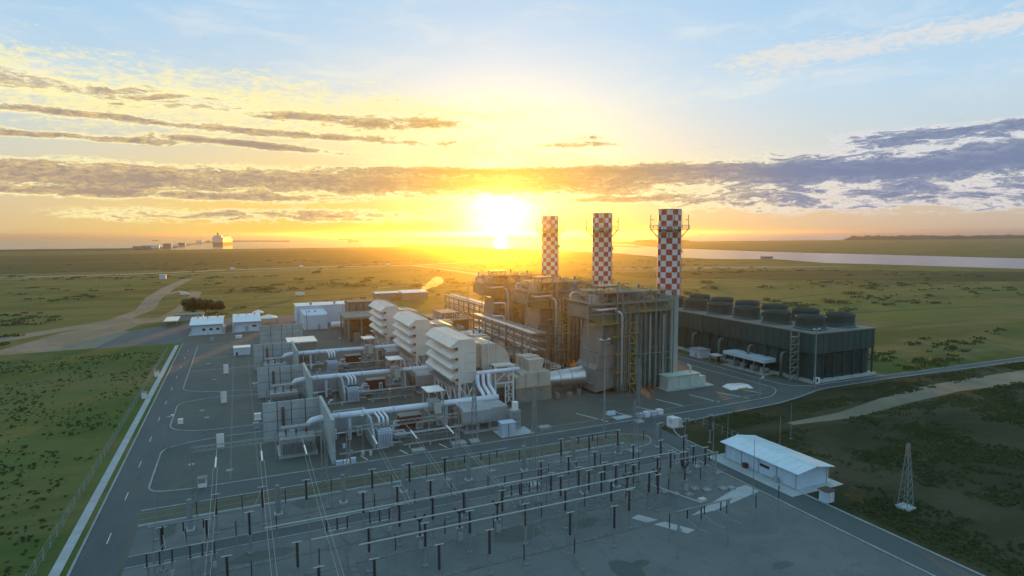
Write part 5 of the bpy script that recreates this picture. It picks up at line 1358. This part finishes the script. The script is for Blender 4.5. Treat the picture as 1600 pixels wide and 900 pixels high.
for j_, (xa, xb, y_, h_) in enumerate([(-13, -5, 100, 7.5), (36, 46, 106.6, 8.2), (61, 71, 106.8, 8.2), (40, 50, 96.6, 7.2), (74, 84, 90.2, 7), (60, 70, 72, 7.5)]):
    t = thing('steel_portal', ORD[j_] + ' slim grey steel portal of the switchyard, counted from the far left', 'portal', ((xa + xb) / 2, y_, 0), 'slim steel portals')
    for x_ in (xa, xb): q = MB(); q.tube([(x_, y_, 0), (x_, y_, h_)], .16, 6); q.build('post', 'pole_concrete', t)
    q = MB(); q.beam((xa - .6, y_, h_), (xb + .6, y_, h_), .2); q.build('crossbeam', 'pole_concrete', t)
    for k in range(3):
        x_ = xa + (xb - xa) * (k + .5) / 3; q = MB(); q.tube([(x_, y_, h_ - .1), (x_, y_, h_ - 1.5)], .1, 6); q.build('hanging_insulator', 'black', t)
        q = MB(); q.tube([(x_, y_, h_ - 1.5), (x_ + .4, y_ - 2, h_ - 2.3), (x_ + .6, y_ - 4, h_ - 2)], .022, 4); q.build('wire', 'cable', t)
# grey portal columns
def column(x, y, h, label):
    t = thing('gantry_column', label, 'column', (x, y, 0), 'thick grey concrete columns in the switchyard')
    b = MB(); b.tube([(x, y, 0), (x, y, h)], .5, 10, r1=.4); b.build('shaft', 'pole_concrete', t)
    b = MB(); b.box(x - .7, x + .7, y - .7, y + .7, 0, .3); b.build('footing', 'concrete', t)
for x in (-9.2, 4.8, 16.2, 27.6, 41.0, 53.4, 65.4, 77, 88):
    column(x, 113.6, 5.4, 'thick grey concrete column in the row just below the verge')
for x in (35, 59, 66.4, 84):
    column(x, 98.4, 5, 'thick grey concrete column among the black insulators')
# rigid bus tubes
for (x0, x1, y, z, lab) in [(2, 77.4, 94, 6.9, 'long pale bus tube, farthest of the three in the switchyard'), (8, 69, 89, 6.2, 'long pale bus tube, middle of the three in the switchyard'), (14, 61, 84.6, 6.2, 'long pale bus tube, nearest of the three in the switchyard')]:
    t = thing('bus_tube', lab, 'bus tube', ((x0 + x1) / 2, y, z), 'horizontal bus tubes')
    b = MB(); b.tube([(x0, y, z), (x1, y, z)], .11, 6); b.build('tube', 'cable', t)
    for k in range(6):
        x = x0 + (x1 - x0) * (k + .5) / 6; q = MB(); q.tube([(x, y, 0), (x, y, z)], .1, 6); q.build('support', 'pole_concrete', t)
t = thing('bus_tube', 'short pale bus tube slanting towards the concrete path, right of the long ones', 'bus tube', (67, 84, 3), 'horizontal bus tubes')
b = MB(); b.tube([(66.6, 88.6, 4.4), (70.2, 78.6, 4.2)], .1, 6); b.build('tube', 'cable', t)
for p in ((66.6, 88.6, 4.4), (70.2, 78.6, 4.2)): q = MB(); q.tube([(p[0], p[1], 0), p], .12, 6); q.build('support', 'pole_concrete', t)
# incoming line: beam, suspension strings and twin conductors
for i, (xs, lab) in enumerate([((-5.0, 2.55, 10.1), 'left steel gantry with three white insulator strings'), ((23.0, 30.8, 38.4), 'right steel gantry with three white insulator strings')]):
    t = thing('line_gantry', lab, 'gantry', (sum(xs) / 3, 124.4, 0), 'gantries of the overhead line')
    a, c = xs[0] - 4, xs[2] + 4
    b = MB()
    for z in (10, 10.8):
        for y in (124.2, 124.9): b.beam((a, y, z), (c, y, z), .09)
    n = 18
    for k in range(n):
        p, q = a + (c - a) * k / n, a + (c - a) * (k + 1) / n
        b.beam((p, 124.2, 10), (q, 124.2, 10.8), .06)
    b.build('beam', 'steel', t)
    for x in (a, c):
        q = MB()
        for s in (-.5, .5): q.beam((x + s, 124.5, 0), (x + s * .5, 124.5, 10.8), .14)
        for k in range(8): q.beam((x - .5 + .03 * k, 124.5, 1.3 * k), (x + .5 - .03 * k, 124.5, 1.3 * k + 1.3), .07)
        q.build('column', 'steel', t)
    for x in xs:
        tt = thing('insulator_string', 'x', 'insulator string', (x, 123, 10), 'white insulator strings')
        tt['label'] = ('white insulator string on the left gantry, ' if i == 0 else 'white insulator string on the right gantry, ') + ['left', 'middle', 'right'][xs.index(x)] + ' of its three'
        p = []; s = MB(); yy = 119.4
        s.tube([(x, 119.5, 10), (x, 115.0, 9.75)], .16, 8); s.build('string', 'white', tt)
        h = MB(); h.tube([(x, 124.2, 10.1), (x, 119.5, 10)], .05, 4); h.build('hanger', 'cable', tt)
        for s_ in (-.32, .32):
            cpts = [(x + s_, 114.9 - k * 5, 9.75 - 1.5 * (1 - (2 * k / 14 - 1) ** 2) - k * .05) for k in range(14)]
            q = MB(); q.tube(cpts if i == 0 else cpts[:6], .026, 4); q.build('conductor', 'cable', tt)
        q = MB(); q.beam((x - .4, 114.9, 9.74), (x + .4, 114.9, 9.74), .1); q.build('yoke', 'steel', tt)
# small ground equipment
rnd = random.Random(11)
SP = [(74.6, 90.6), (76.6, 89.2), (79.5, 90.8), (81.2, 89.4), (84.5, 88.6), (86.2, 88.2), (73.2, 92), (88.6, 101.5), (87.6, 99.6), (90, 104), (89, 95), (64, 113), (20, 116), (47, 115.6), (37, 115)]
for i, (x, y) in enumerate(SP):
    lab = 'low concrete footing with two bolts, ' + ORD[sorted(q[0] for q in SP).index(x)] + ' from the left on the gravel'
    t = thing('equipment_footing', lab, 'footing', (x, y, 0), 'low footings on the gravel')
    b = MB(); b.box(x - .7, x + .7, y - .6, y + .6, .01, .4); b.build('block', 'kerb', t)
    b = MB()
    for a in (-.4, .4): b.cyl(x + a, y, .4, .75, .06, n=6)
    b.build('bolt', 'steel', t)
tag(MB().box(76.6, 78, 85.8, 86.8, .02, .5).build('cover_box', 'green', None, (77.3, 86.3, 0)), 'small pale green cover box on the switchyard gravel', 'box')

# covers, pits and small boxes in the yards
rnd = random.Random(61)
for k, (x, y, lab) in enumerate([(-12, 262, 'farthest round manhole cover in the left yard'), (-9, 232, 'manhole cover near the farthest white sign panel'), (-11, 192, 'manhole cover near the middle white sign panel'), (-9.5, 184, 'manhole cover in the middle gravel bed'), (-11, 147, 'manhole cover near the nearest white sign panel'), (-3.4, 140, 'manhole cover near the lower drain channel'), (100, 141, 'manhole cover in front of the nearest boiler'), (121, 140, 'manhole cover on the open yard below the chimney'), (150, 152, 'dark manhole cover at the right end of the open yard')]):
    tag(MB().cyl(x, y, .016, .07, .75, n=14).build('manhole_cover', 'darksteel' if k > 5 else 'kerb', None, (x, y, 0)), lab, 'manhole cover', 'manhole covers in the yards')
for k, (x, y, w_, h_, m_, lab) in enumerate([(3.6, 214, .9, 1.3, 'tgrey', 'grey meter box at the end of the upper yard kerb'), (3.2, 176, .8, 1.5, 'white', 'white meter box at the end of the middle yard kerb'), (2.6, 168.4, .7, 1.2, 'tgrey', 'grey meter box beside the junction of the middle yard'), (-15.6, 181, .6, 1.0, 'white', 'small white box on the kerb of the middle gravel bed'), (18.4, 133.2, .7, .7, 'blue', 'pale blue bundle at the foot of the nearest firewall'), (19.9, 133.4, .55, .6, 'white', 'white bundle beside the pale blue one near the nearest firewall'), (21.3, 133.5, .6, .8, 'blue', 'pale blue drum rack right of the two bundles'), (36, 133.4, 1.4, .5, 'kerb', 'flat concrete pit cover beside the front road'), (46, 134, 1.6, .5, 'kerb', 'second flat concrete pit cover beside the front road'), (70, 136.4, 1.5, .4, 'kerb', 'third flat concrete pit cover, right of the grey cooler'), (-12.6, 318.5, .8, 1.4, 'tgrey', 'grey box on the corner of the service road'), (-1, 322, 1.4, 1.0, 'white', 'white crate on the paving between the two white buildings'), (24, 322, 1.6, 1.8, 'tgrey', 'grey skid in front of the long white hall')]):
    b = MB(); b.box(x - w_, x + w_, y - w_ * .7, y + w_ * .7, .15, h_ + .15); b.box(x - w_ * 1.06, x + w_ * 1.06, y - w_ * .76, y + w_ * .76, h_ + .15, h_ + .24); b.box(x - w_ * 1.1, x + w_ * 1.1, y - w_ * .8, y + w_ * .8, .01, .15)
    tag(b.build('utility_box', m_, None, (x, y, 0)), lab, 'box')
rnd = random.Random(41)
for i in range(3):
    dv = i * PITCHV
    for k in range(6):
        x, y = 20 + k * 5.2 + rnd.uniform(-1, 1), 151.5 + dv + rnd.uniform(-1.5, 3.5); w_, h_ = rnd.uniform(.5, 1.1), rnd.uniform(1, 2.4)
        t = thing('field_cabinet', ORD[k] + ' small cabinet from the left behind the ' + WHICH[i] + ' white duct', 'cabinet', (x, y, 0), 'small cabinets behind the white ducts')
        b = MB(); b.box(x - w_, x + w_, y - .5, y + .5, .2, h_); b.build('box', rnd.choice(['tgrey', 'green', 'encl', 'blue', 'white']), t)
        b = MB(); b.box(x - w_ - .1, x + w_ + .1, y - .65, y + .65, 0, .2); b.build('plinth', 'concrete', t)
        b = MB(); b.box(x - w_ * .5, x + w_ * .5, y - .54, y - .5, .4, h_ - .2); b.build('door', 'steel', t)
    for k, (x, y) in enumerate(((24, 136), (47.4, 137.4), (19.4, 152), (35, 157))):
        t = thing('yard_light', ORD[k] + ' slim light pole of the ' + WHICH[i] + ' bay, counted from the front', 'light pole', (x, y + dv, 0), 'slim light poles in the bays')
        b = MB(); b.tube([(x, y + dv, 0), (x, y + dv, 9.5)], .09, 6, r1=.05); b.build('pole', 'steel', t)
        b = MB(); b.box(x - .3, x + .3, y - .15 + dv, y + .15 + dv, 9.4, 9.6); b.build('lamp_head', 'white', t)
    for k, (y, z, r_, m_) in enumerate(((152.2, .9, .22, 'silver'), (153, .9, .16, 'steel'), (137.4, .8, .2, 'steel'))):
        t = thing('pipe_run', ['wide bright', 'narrow grey', 'front grey'][k] + ' low pipe run along the ' + WHICH[i] + ' bay', 'pipe', (32, y + dv, 0), 'low pipe runs in the bays')
        b = MB(); b.tube([(19, y + dv, z), (28 + k, y + dv, z), (28.6 + k, y + dv, z + .9), (31 + k, y + dv, z + .9), (31.6 + k, y + dv, z), (47, y + dv, z)], r_, 6); b.build('pipe', m_, t)
        for x in (21, 26, 35, 40, 45): q = MB(); q.box(x - .15, x + .15, y - .3 + dv, y + .3 + dv, 0, z - r_); q.build('support', 'concrete', t)
ORD4 = ['first', 'second', 'third', 'fourth']
rnd = random.Random(23)
for i in range(3):
    dv = i * PITCHV
    for k in range(4):
        x, y = 20.5 + k * 1.8 + rnd.uniform(-.5, .5), 138 + dv + rnd.uniform(-2, 6)
        tag(MB().cyl(x, y, .02, 1.0, .35, n=8).build('drum', rnd.choice(['white', 'tgrey', 'green']), None, (x, y, 0)), ORD4[k] + ' small drum from the left, right of the ' + WHICH[i] + ' tall firewall', 'drum', 'drums in the ' + WHICH[i] + ' bay')
    t = thing('cooler_bank', WHICH[i] + ' low grey cooler bank between the pale blue transformer and the dark red skid', 'cooler', (34, 146 + dv, 0), 'low cooler banks')
    b = MB(); b.box(32.6, 36, 144 + dv, 147 + dv, .6, 1.5); b.build('body', 'tgrey', t)
    for x in (32.8, 35.8): q = MB(); q.box(x - .1, x + .1, 144.2 + dv, 146.8 + dv, 0, .6); q.build('leg', 'steel', t)
    for k in range(2): q = MB(); q.cyl(33.5 + k * 1.6, 145.5 + dv, 1.5, 1.8, .6, n=12); q.build('fan_ring', 'steel', t)

# ------------------------------------------------------------------ vegetation
def leaf_cloud(lobes, n, size, seed):
    rnd = random.Random(seed); mb = MB()
    for _ in range(n):
        cx, cy, cz, rx, ry, rz = rnd.choice(lobes)
        while True:
            a = Vector((rnd.uniform(-1, 1), rnd.uniform(-1, 1), rnd.uniform(-1, 1)))
            if .35 < a.length < 1: break
        p = Vector((cx + a.x * rx, cy + a.y * ry, cz + a.z * rz))
        if p.z < .15: p.z = rnd.uniform(.1, .5)
        e1 = Vector((rnd.uniform(-1, 1), rnd.uniform(-1, 1), rnd.uniform(-.6, .6))).normalized(); e2 = e1.cross(Vector((rnd.uniform(-1, 1), rnd.uniform(-1, 1), 1)).normalized())
        s = size * rnd.uniform(.5, 1.3)
        mb.add([p - e1 * s, p - e2 * s * .6, p + e1 * s, p + e2 * s * .6], [(0, 1, 2, 3)])
    return mb
def tree(x, y, h, w, label, seed, m='leafd', cat='tree', name='broadleaf_tree', n=2800):
    rnd = random.Random(seed)
    t = thing(name, label, cat, (x, y, 0), 'dark trees behind the gatehouse' if cat == 'tree' else None)
    tk = MB(); tk.tube([(x, y, 0), (x + .1, y, h * .3), (x, y + .1, h * .6)], .28 * h / 7, 7, r1=.1)
    for k in range(5):
        a = k * 1.3; tk.tube([(x, y, h * (.28 + .05 * k)), (x + math.cos(a) * w * .3, y + math.sin(a) * w * .3, h * (.55 + .05 * k))], .1, 5, r1=.04)
    tk.build('trunk', 'brown', t)
    lobes = [(x + rnd.uniform(-.6, .6) * w, y + rnd.uniform(-.6, .6) * w, h * rnd.uniform(.35, .8), w * rnd.uniform(.3, .5), w * rnd.uniform(.3, .5), h * rnd.uniform(.16, .26)) for _ in range(9)]
    leaf_cloud(lobes, n, .55, seed).build('crown', m, t)
for i, (x, y, h, w, lab) in enumerate([(-27, 428, 11, 7.5, 'left and tallest of the dark trees behind the gatehouse'), (-20.5, 433, 10, 7.5, 'middle dark tree of the clump behind the gatehouse'), (-14.2, 436, 8, 6, 'right and lowest dark tree of the clump behind the gatehouse')]):
    tree(x, y, h, w, lab, 40 + i)
SH = [(300, 506, 6), (330, 520, 9), (352, 545, 8), (290, 560, 7), (265, 430, 7), (300, 400, 9), (330, 385, 8), (380, 420, 9), (420, 470, 8), (260, 350, 6), (150, 560, 5), (120, 640, 6), (205, 620, 7), (60, 700, 5), (230, 760, 8), (90, 820, 7), (340, 660, 8), (445, 330, 8), (380, 300, 6), (290, 302, 5)]
for i, (x, y, w) in enumerate(SH):
    rnd = random.Random(90 + i)
    side = 'right of the chimneys' if x > 240 else 'left of the pipe racks'
    t = thing('shrub', 'dark rounded shrub, ' + ORD[sorted([q[1] for q in SH if (q[0] > 240) == (x > 240)]).index(y)] + ' nearest in the green field ' + side, 'shrub', (x, y, 0), 'shrubs in the field ' + side)
    lobes = [(x + rnd.uniform(-1, 1) * w * .8, y + rnd.uniform(-1, 1) * w * .5, rnd.uniform(.8, 1.8), w * .45, w * .35, 1.5) for _ in range(5)]
    leaf_cloud(lobes, 260, .7, 90 + i).build('foliage', 'leafd' if i % 3 else 'leaf', t)
    q = MB(); q.tube([(x, y, 0), (x + .2, y, 1.2)], .15, 5); q.build('stem', 'brown', t)
# grass tussocks on the rough ground, uneven and clumped
from mathutils import noise as mn
MT['tuft'] = mat('tussock_blade', (.046, .072, .024), .9, col2=(.095, .120, .042), scale=.05)
rnd = random.Random(77); tm = MB(); cnt = 0
while cnt < 26000:
    if rnd.random() < .90: x, y = rnd.uniform(99, 300), rnd.uniform(30, 131)
    else: x, y = rnd.uniform(-95, -31), rnd.uniform(70, 300)
    if mn.noise(Vector((x * .055, y * .055, 3))) + .5 * mn.noise(Vector((x * .21, y * .21, 8))) < rnd.uniform(-.25, .35): continue
    if x > 0 and (y > 125 and x < 170 or (92 < x < 109 and 74 < y < 105) or abs(y - (113 + (x - 130) * .05)) < 4): continue
    cnt += 1
    s_ = rnd.uniform(.12, .38) * (1.5 if rnd.random() < .02 else 1); a = rnd.uniform(0, PI); c, d = math.cos(a) * s_, math.sin(a) * s_; hh = s_ * rnd.uniform(.6, 1.6)
    tm.add([(x - c, y - d, 0), (x + c, y + d, 0), (x + c * 1.3 + .06, y + d * 1.3, hh), (x - c * 1.2, y - d * 1.2, hh * .8)], [(0, 1, 2, 3)])
    tm.add([(x + d, y - c, 0), (x - d, y + c, 0), (x - d * 1.2, y + c * 1.3, hh * .9), (x + d * 1.3, y - c * 1.2, hh)], [(0, 1, 2, 3)])
tag(tm.build('grass_tussocks', 'tuft'), 'rough grass tussocks scattered over the ground around the road', 'grass', None, 'stuff')
# low scrub mottling the marsh behind the plant
sm_ = MB(); cnt = 0
while cnt < 1500:
    d_ = 210 * math.exp(rnd.uniform(0, 1.75)); a_ = rnd.uniform(-.75, 1.25)
    x, y = d_ * math.sin(a_), d_ * math.cos(a_) + 60
    if -26 < x < 215 and y < 405: continue
    if x < -26 and y < 335: continue
    if y < 140 or x > 780 or abs(x - 262) < 14 and y > 370 or -100 < x < -20 and y < 640: continue
    if mn.noise(Vector((x * .006, y * .011, 1))) + .6 * mn.noise(Vector((x * .022, y * .03, 5))) < rnd.uniform(-.05, .5): continue
    cnt += 1; w = rnd.uniform(.6, 2.4)
    for _ in range(16):
        px_, py_, pz = x + rnd.gauss(0, w), y + rnd.gauss(0, w * .6), rnd.uniform(.05, .25 + w * .2)
        e1 = Vector((rnd.uniform(-1, 1), rnd.uniform(-1, 1), rnd.uniform(-.5, .5))).normalized() * w * .5; e2 = Vector((rnd.uniform(-.3, .3), rnd.uniform(-.3, .3), 1)).normalized() * w * .32
        p = Vector((px_, py_, pz)); sm_.add([p - e1, p - e2, p + e1, p + e2], [(0, 1, 2, 3)])
tag(sm_.build('marsh_scrub', 'scrub'), 'low dark scrub mottling the green marsh behind the plant', 'scrub', None, 'stuff')

# ------------------------------------------------------------------ shore, ships
def rock_line(pts, w, h, label):
    mb = MB(); rnd = random.Random(int(pts[0][0])); n = 0
    for (xa, ya), (xb, yb) in zip(pts, pts[1:]):
        L = math.hypot(xb - xa, yb - ya); k = max(3, int(L / 60))
        prev = None
        for i in range(k + 1):
            x, y = xa + (xb - xa) * i / k, ya + (yb - ya) * i / k; nx, ny = -(yb - ya) / L, (xb - xa) / L
            hh = h * rnd.uniform(.8, 1.15); b = len(mb.v)
            mb.v += [(x + nx * w, y + ny * w, -1.4), (x + nx * w * .3, y + ny * w * .3, hh), (x - nx * w * .3, y - ny * w * .3, hh * .95), (x - nx * w, y - ny * w, -1.4)]
            if i: 
                for q in range(3): mb.f.append((b - 4 + q, b + q, b + q + 1, b - 3 + q)); mb.mi.append(0)
    o = mb.build('breakwater', 'rock', None); tag(o, label, 'breakwater'); return o
P = lambda x, y: px_ground(x, y, -1)
rock_line([P(322, 379.5), P(345, 377.6), P(400, 377.2), P(450, 377.4)], 22, 6, 'straight breakwater just right of the large white ship')
rock_line([P(530, 374.6), P(620, 374.2), P(720, 374), P(830, 373.6), P(872, 375.4)], 26, 7, 'long breakwater stretching across the bay under the sun')
rock_line([P(-100, 394.5), P(215, 390.2), P(258, 388.6), P(300, 382), P(322, 379.6)], 16, 5, 'causeway running from the left shore out to the large white ship')
t = thing('approach_jetty', 'pipeline jetty with low lit sheds along the causeway on the left', 'jetty', (*P(280, 385.2), 0))
for k, (x, y) in enumerate([(222, 390), (236, 389.6), (262, 388.2), (272, 386.8), (284, 385), (312, 380.8), (326, 379.2)]):
    gx, gy = P(x, y); b = MB(); L = 26 if k < 2 else 14; b.box(gx - L, gx + L, gy - 8, gy + 8, 2, 11 + k % 3 * 3); b.build('shed', ['inlet', 'white'][k % 2], t)
def ship(x, y, L, B, rot, label, big=False):
    t = thing('ship', label, 'ship', (x, y, -1.2), 'vessels at sea' if not big else None); t.rotation_euler = (0, 0, 0)
    Rm = Matrix.Rotation(rot, 3, 'Z')
    def put(mb, name, m, par=t):
        mb.v = [tuple(Rm @ Vector((a, b, c)) + Vector((x, y, -1.2))) for a, b, c in mb.v]; return mb.build(name, m, par)
    h = L * .055 if big else L * .08
    b = MB(); pl = [(-L / 2, -B / 2), (L * .36, -B / 2), (L / 2, 0), (L * .36, B / 2), (-L / 2, B / 2)]; n = len(pl)
    b.add([(p, q * .85, 0) for p, q in pl] + [(p, q, h) for p, q in pl], [tuple(range(n, 2 * n))] + [(i, (i + 1) % n, (i + 1) % n + n, i + n) for i in range(n)]); put(b, 'hull', 'hull')
    if big:
        b = MB(); b.box(-L * .49, L * .34, -B * .47, B * .47, h, h * 2.0); put(b, 'side_wall', 'far')
        b = MB(); b.box(-L * .485, -L * .36, -B * .5, B * .5, h * 2.0, h * 2.4); b.box(-L * .485, -L * .40, -B * .36, B * .36, h * 2.4, h * 3.0); sp = put(b, 'accommodation', 'far')
        for k in range(4):
            q = MB(); 
            for j in range(7): q.box(-L * .4851 - .6, -L * .485, -B * .4 + j * B * .12, -B * .4 + j * B * .12 + 2.2, h * (1.3 + .25 * k), h * (1.3 + .25 * k) + 2); 
            put(q, 'window_row', 'glass', t)
        b = MB(); b.box(-L * .47, -L * .44, -5, 3, h * 3.0, h * 3.7); put(b, 'funnel', 'hull')
        for k in range(4):
            b = MB(); b.box(-L * .28 + k * L * .15, -L * .17 + k * L * .15, -B * .36, B * .36, h * 2.0, h * 2.45); put(b, 'tank_cover', 'white')
        b = MB(); b.tube([(-L * .43, 4, h * 3), (-L * .43, 4, h * 3.9)], .8, 6); put(b, 'mast', 'hull')
        b = MB(); b.tube([(-L * .2, -B * .4, h * 2), (-L * .2, -B * .4, h * 3.2)], .9, 6); b.tube([(L * .02, -B * .4, h * 2), (L * .02, -B * .4, h * 3.2)], .9, 6); put(b, 'loading_arm', 'yellow')
    else:
        b = MB(); b.box(-L * .45, -L * .28, -B * .4, B * .4, h, h * 2.6); b.box(-L * .42, -L * .33, -B * .25, B * .25, h * 2.6, h * 3.4); put(b, 'accommodation', 'inlet')
        b = MB(); b.tube([(-L * .36, 0, h * 3.4), (-L * .36, 0, h * 4.4)], L * .008, 5); put(b, 'mast', 'hull')
        b = MB(); b.box(-L * .2, L * .3, -B * .3, B * .3, h, h * 1.35); put(b, 'hatch', 'hull')
gx, gy = P(345, 384); ship(gx + 10, gy + 140, 285, 46, PI / 2 - math.radians(9), 'large white gas carrier moored at the end of the causeway on the left', True)
for x, y, L, rot, lab in [(553, 377.6, 75, .05, 'dark cargo vessel under way at the open end of the long breakwater'), (597, 371.2, 120, .1, 'tiny grey vessel on the horizon above the long breakwater'), (243, 376.4, 45, .4, 'tiny vessel alone at the far left of the sea'), (1097, 366.6, 150, .2, 'tiny vessel on the horizon right of the nearest chimney')]:
    gx, gy = P(x, y); ship(gx, gy, L, L * .18, -YAW * .5 + rot, lab)
# wooded headland and far trees
mb = MB(); hp = [P(1318, 375.4), P(1350, 374.6), P(1385, 374.3), P(1460, 373.8), P(1600, 372.6), P(1800, 371.6)]
rnd = random.Random(4)
top = []
for (xa, ya), (xb, yb) in zip(hp, hp[1:]):
    for i in range(14):
        x, y = xa + (xb - xa) * i / 14, ya + (yb - ya) * i / 14; top.append((x, y))
D_ = Vector((math.sin(YAW + .5), math.cos(YAW + .5)))
for k, (x, y) in enumerate(top):
    hgt = min(1, (k + 1) / 6) * 22 * rnd.uniform(.8, 1.2)
    mb.v += [(x, y, -1), (x + D_.x * 10, y + D_.y * 10, hgt * .75 - 1), (x + D_.x * 90, y + D_.y * 90, hgt), (x + D_.x * 300, y + D_.y * 300, -1)]
    if k:
        b = 4 * k
        for q in range(3): mb.f.append((b - 4 + q, b + q, b + q + 1, b - 3 + q)); mb.mi.append(0)
structure(mb.build('wooded_headland', 'belt'))
lb = []
for k in range(26):
    x, y = P(995 + k * 3.2 + rnd.uniform(-1, 1), 377.9 + rnd.uniform(0, .3)); lb.append((x, y, 4, 16, 14, 6 * rnd.uniform(.6, 1.3)))
tag(leaf_cloud(lb, 2500, 3.0, 8).build('far_trees', 'leafd'), 'line of low trees along the far shore behind the nearest two chimneys', 'trees', None, 'stuff')
t = thing('shore_building', 'long low dark building on the near shore of the lagoon right of the chimneys', 'building', (*px_ground(1198, 404.4), 0))
gx, gy = px_ground(1198, 404.4); b = MB(); b.box(gx - 9, gx + 9, gy - 6, gy + 6, 0, 4); b.build('wall', 'deck', t); b = MB(); b.box(gx - 9.6, gx + 9.6, gy - 6.6, gy + 6.6, 4, 4.7); b.build('roof', 'tgrey', t)
t = thing('roadside_hut', 'small white hut beside the country road at the far left', 'hut', (-77.6, 790, 0))
b = MB(); b.box(-81, -74.6, 787, 793, 0, 4.6); b.build('wall', 'wallb', t); b = MB(); b.box(-81.4, -74.2, 786.6, 793.4, 4.6, 5); b.build('roof', 'white', t)
for i, (px_, py_) in enumerate([(363, 421.6), (471, 417.8), (468, 463), (606, 414.6), (288, 462)]):
    gx, gy = px_ground(px_, py_)
    t = thing('parked_truck', ['white truck on the country road above the white buildings', 'white truck farther right on the country road', 'white van in the green field left of the long white hall', 'pale truck on the road near the sunlit water', 'white van on the dirt track at the far left'][i], 'truck', (gx, gy, 0), 'vehicles in the distance')
    b = MB(); b.box(gx - 3, gx + 2, gy - 1.2, gy + 1.2, 1, 3.4); b.build('box_body', 'white', t)
    b = MB(); b.box(gx + 2.1, gx + 3.8, gy - 1.1, gy + 1.1, .8, 2.8); b.build('cab', 'white', t)
    for dx_ in (-2, 2.8):
        for s in (-1, 1): q = MB(); q.tube([(gx + dx_, gy + s * 1.0, .5), (gx + dx_, gy + s * 1.25, .5)], .5, 8); q.build('wheel', 'black', t)

# ------------------------------------------------------------------ steam and haze
def volume(name, col, dens, g):
    m = bpy.data.materials.new(name); m.use_nodes = True; nt = m.node_tree; nt.nodes.clear()
    o = nt.nodes.new('ShaderNodeOutputMaterial'); v = nt.nodes.new('ShaderNodeVolumePrincipled')
    v.inputs['Color'].default_value = (*col, 1); v.inputs['Density'].default_value = dens; v.inputs['Anisotropy'].default_value = g
    nt.links.new(v.outputs[0], o.inputs['Volume']); return m
MT['steam'] = volume('steam', (.98, .96, .92), .28, .6)
MT['haze'] = volume('haze', (.90, .86, .83), 0.9e-4, .89)
import bmesh
bm = bmesh.new(); rnd = random.Random(6)
for k in range(9):
    f = k / 8; r = 1.3 + 2.8 * f
    mt_ = Matrix.Translation((122.5 + 13 * f + rnd.uniform(-.6, .6), 436 + 2 * f, 8.2 + 6.5 * f + rnd.uniform(-.5, .5))) @ Matrix.Diagonal((r * 1.2, r, r * .8, 1))
    bmesh.ops.create_icosphere(bm, subdivisions=2, radius=1, matrix=mt_)
for v in bm.verts: v.co += Vector((rnd.uniform(-.22, .22), rnd.uniform(-.22, .22), rnd.uniform(-.22, .22)))
me = bpy.data.meshes.new('steam_puff'); bm.to_mesh(me); bm.free(); me.materials.append(MT['steam'])
o = bpy.data.objects.new('steam_puff', me); COL.objects.link(o)
tag(o, 'golden puff of steam drifting right above the low pale shed', 'steam', None, 'stuff')
HB = MB(); HB.box(-31000, 31000, -31000, 31000, -2.4, 72)
tag(HB.build('haze', 'haze'), 'thin sunlit haze over the whole plain', 'haze', None, 'stuff')
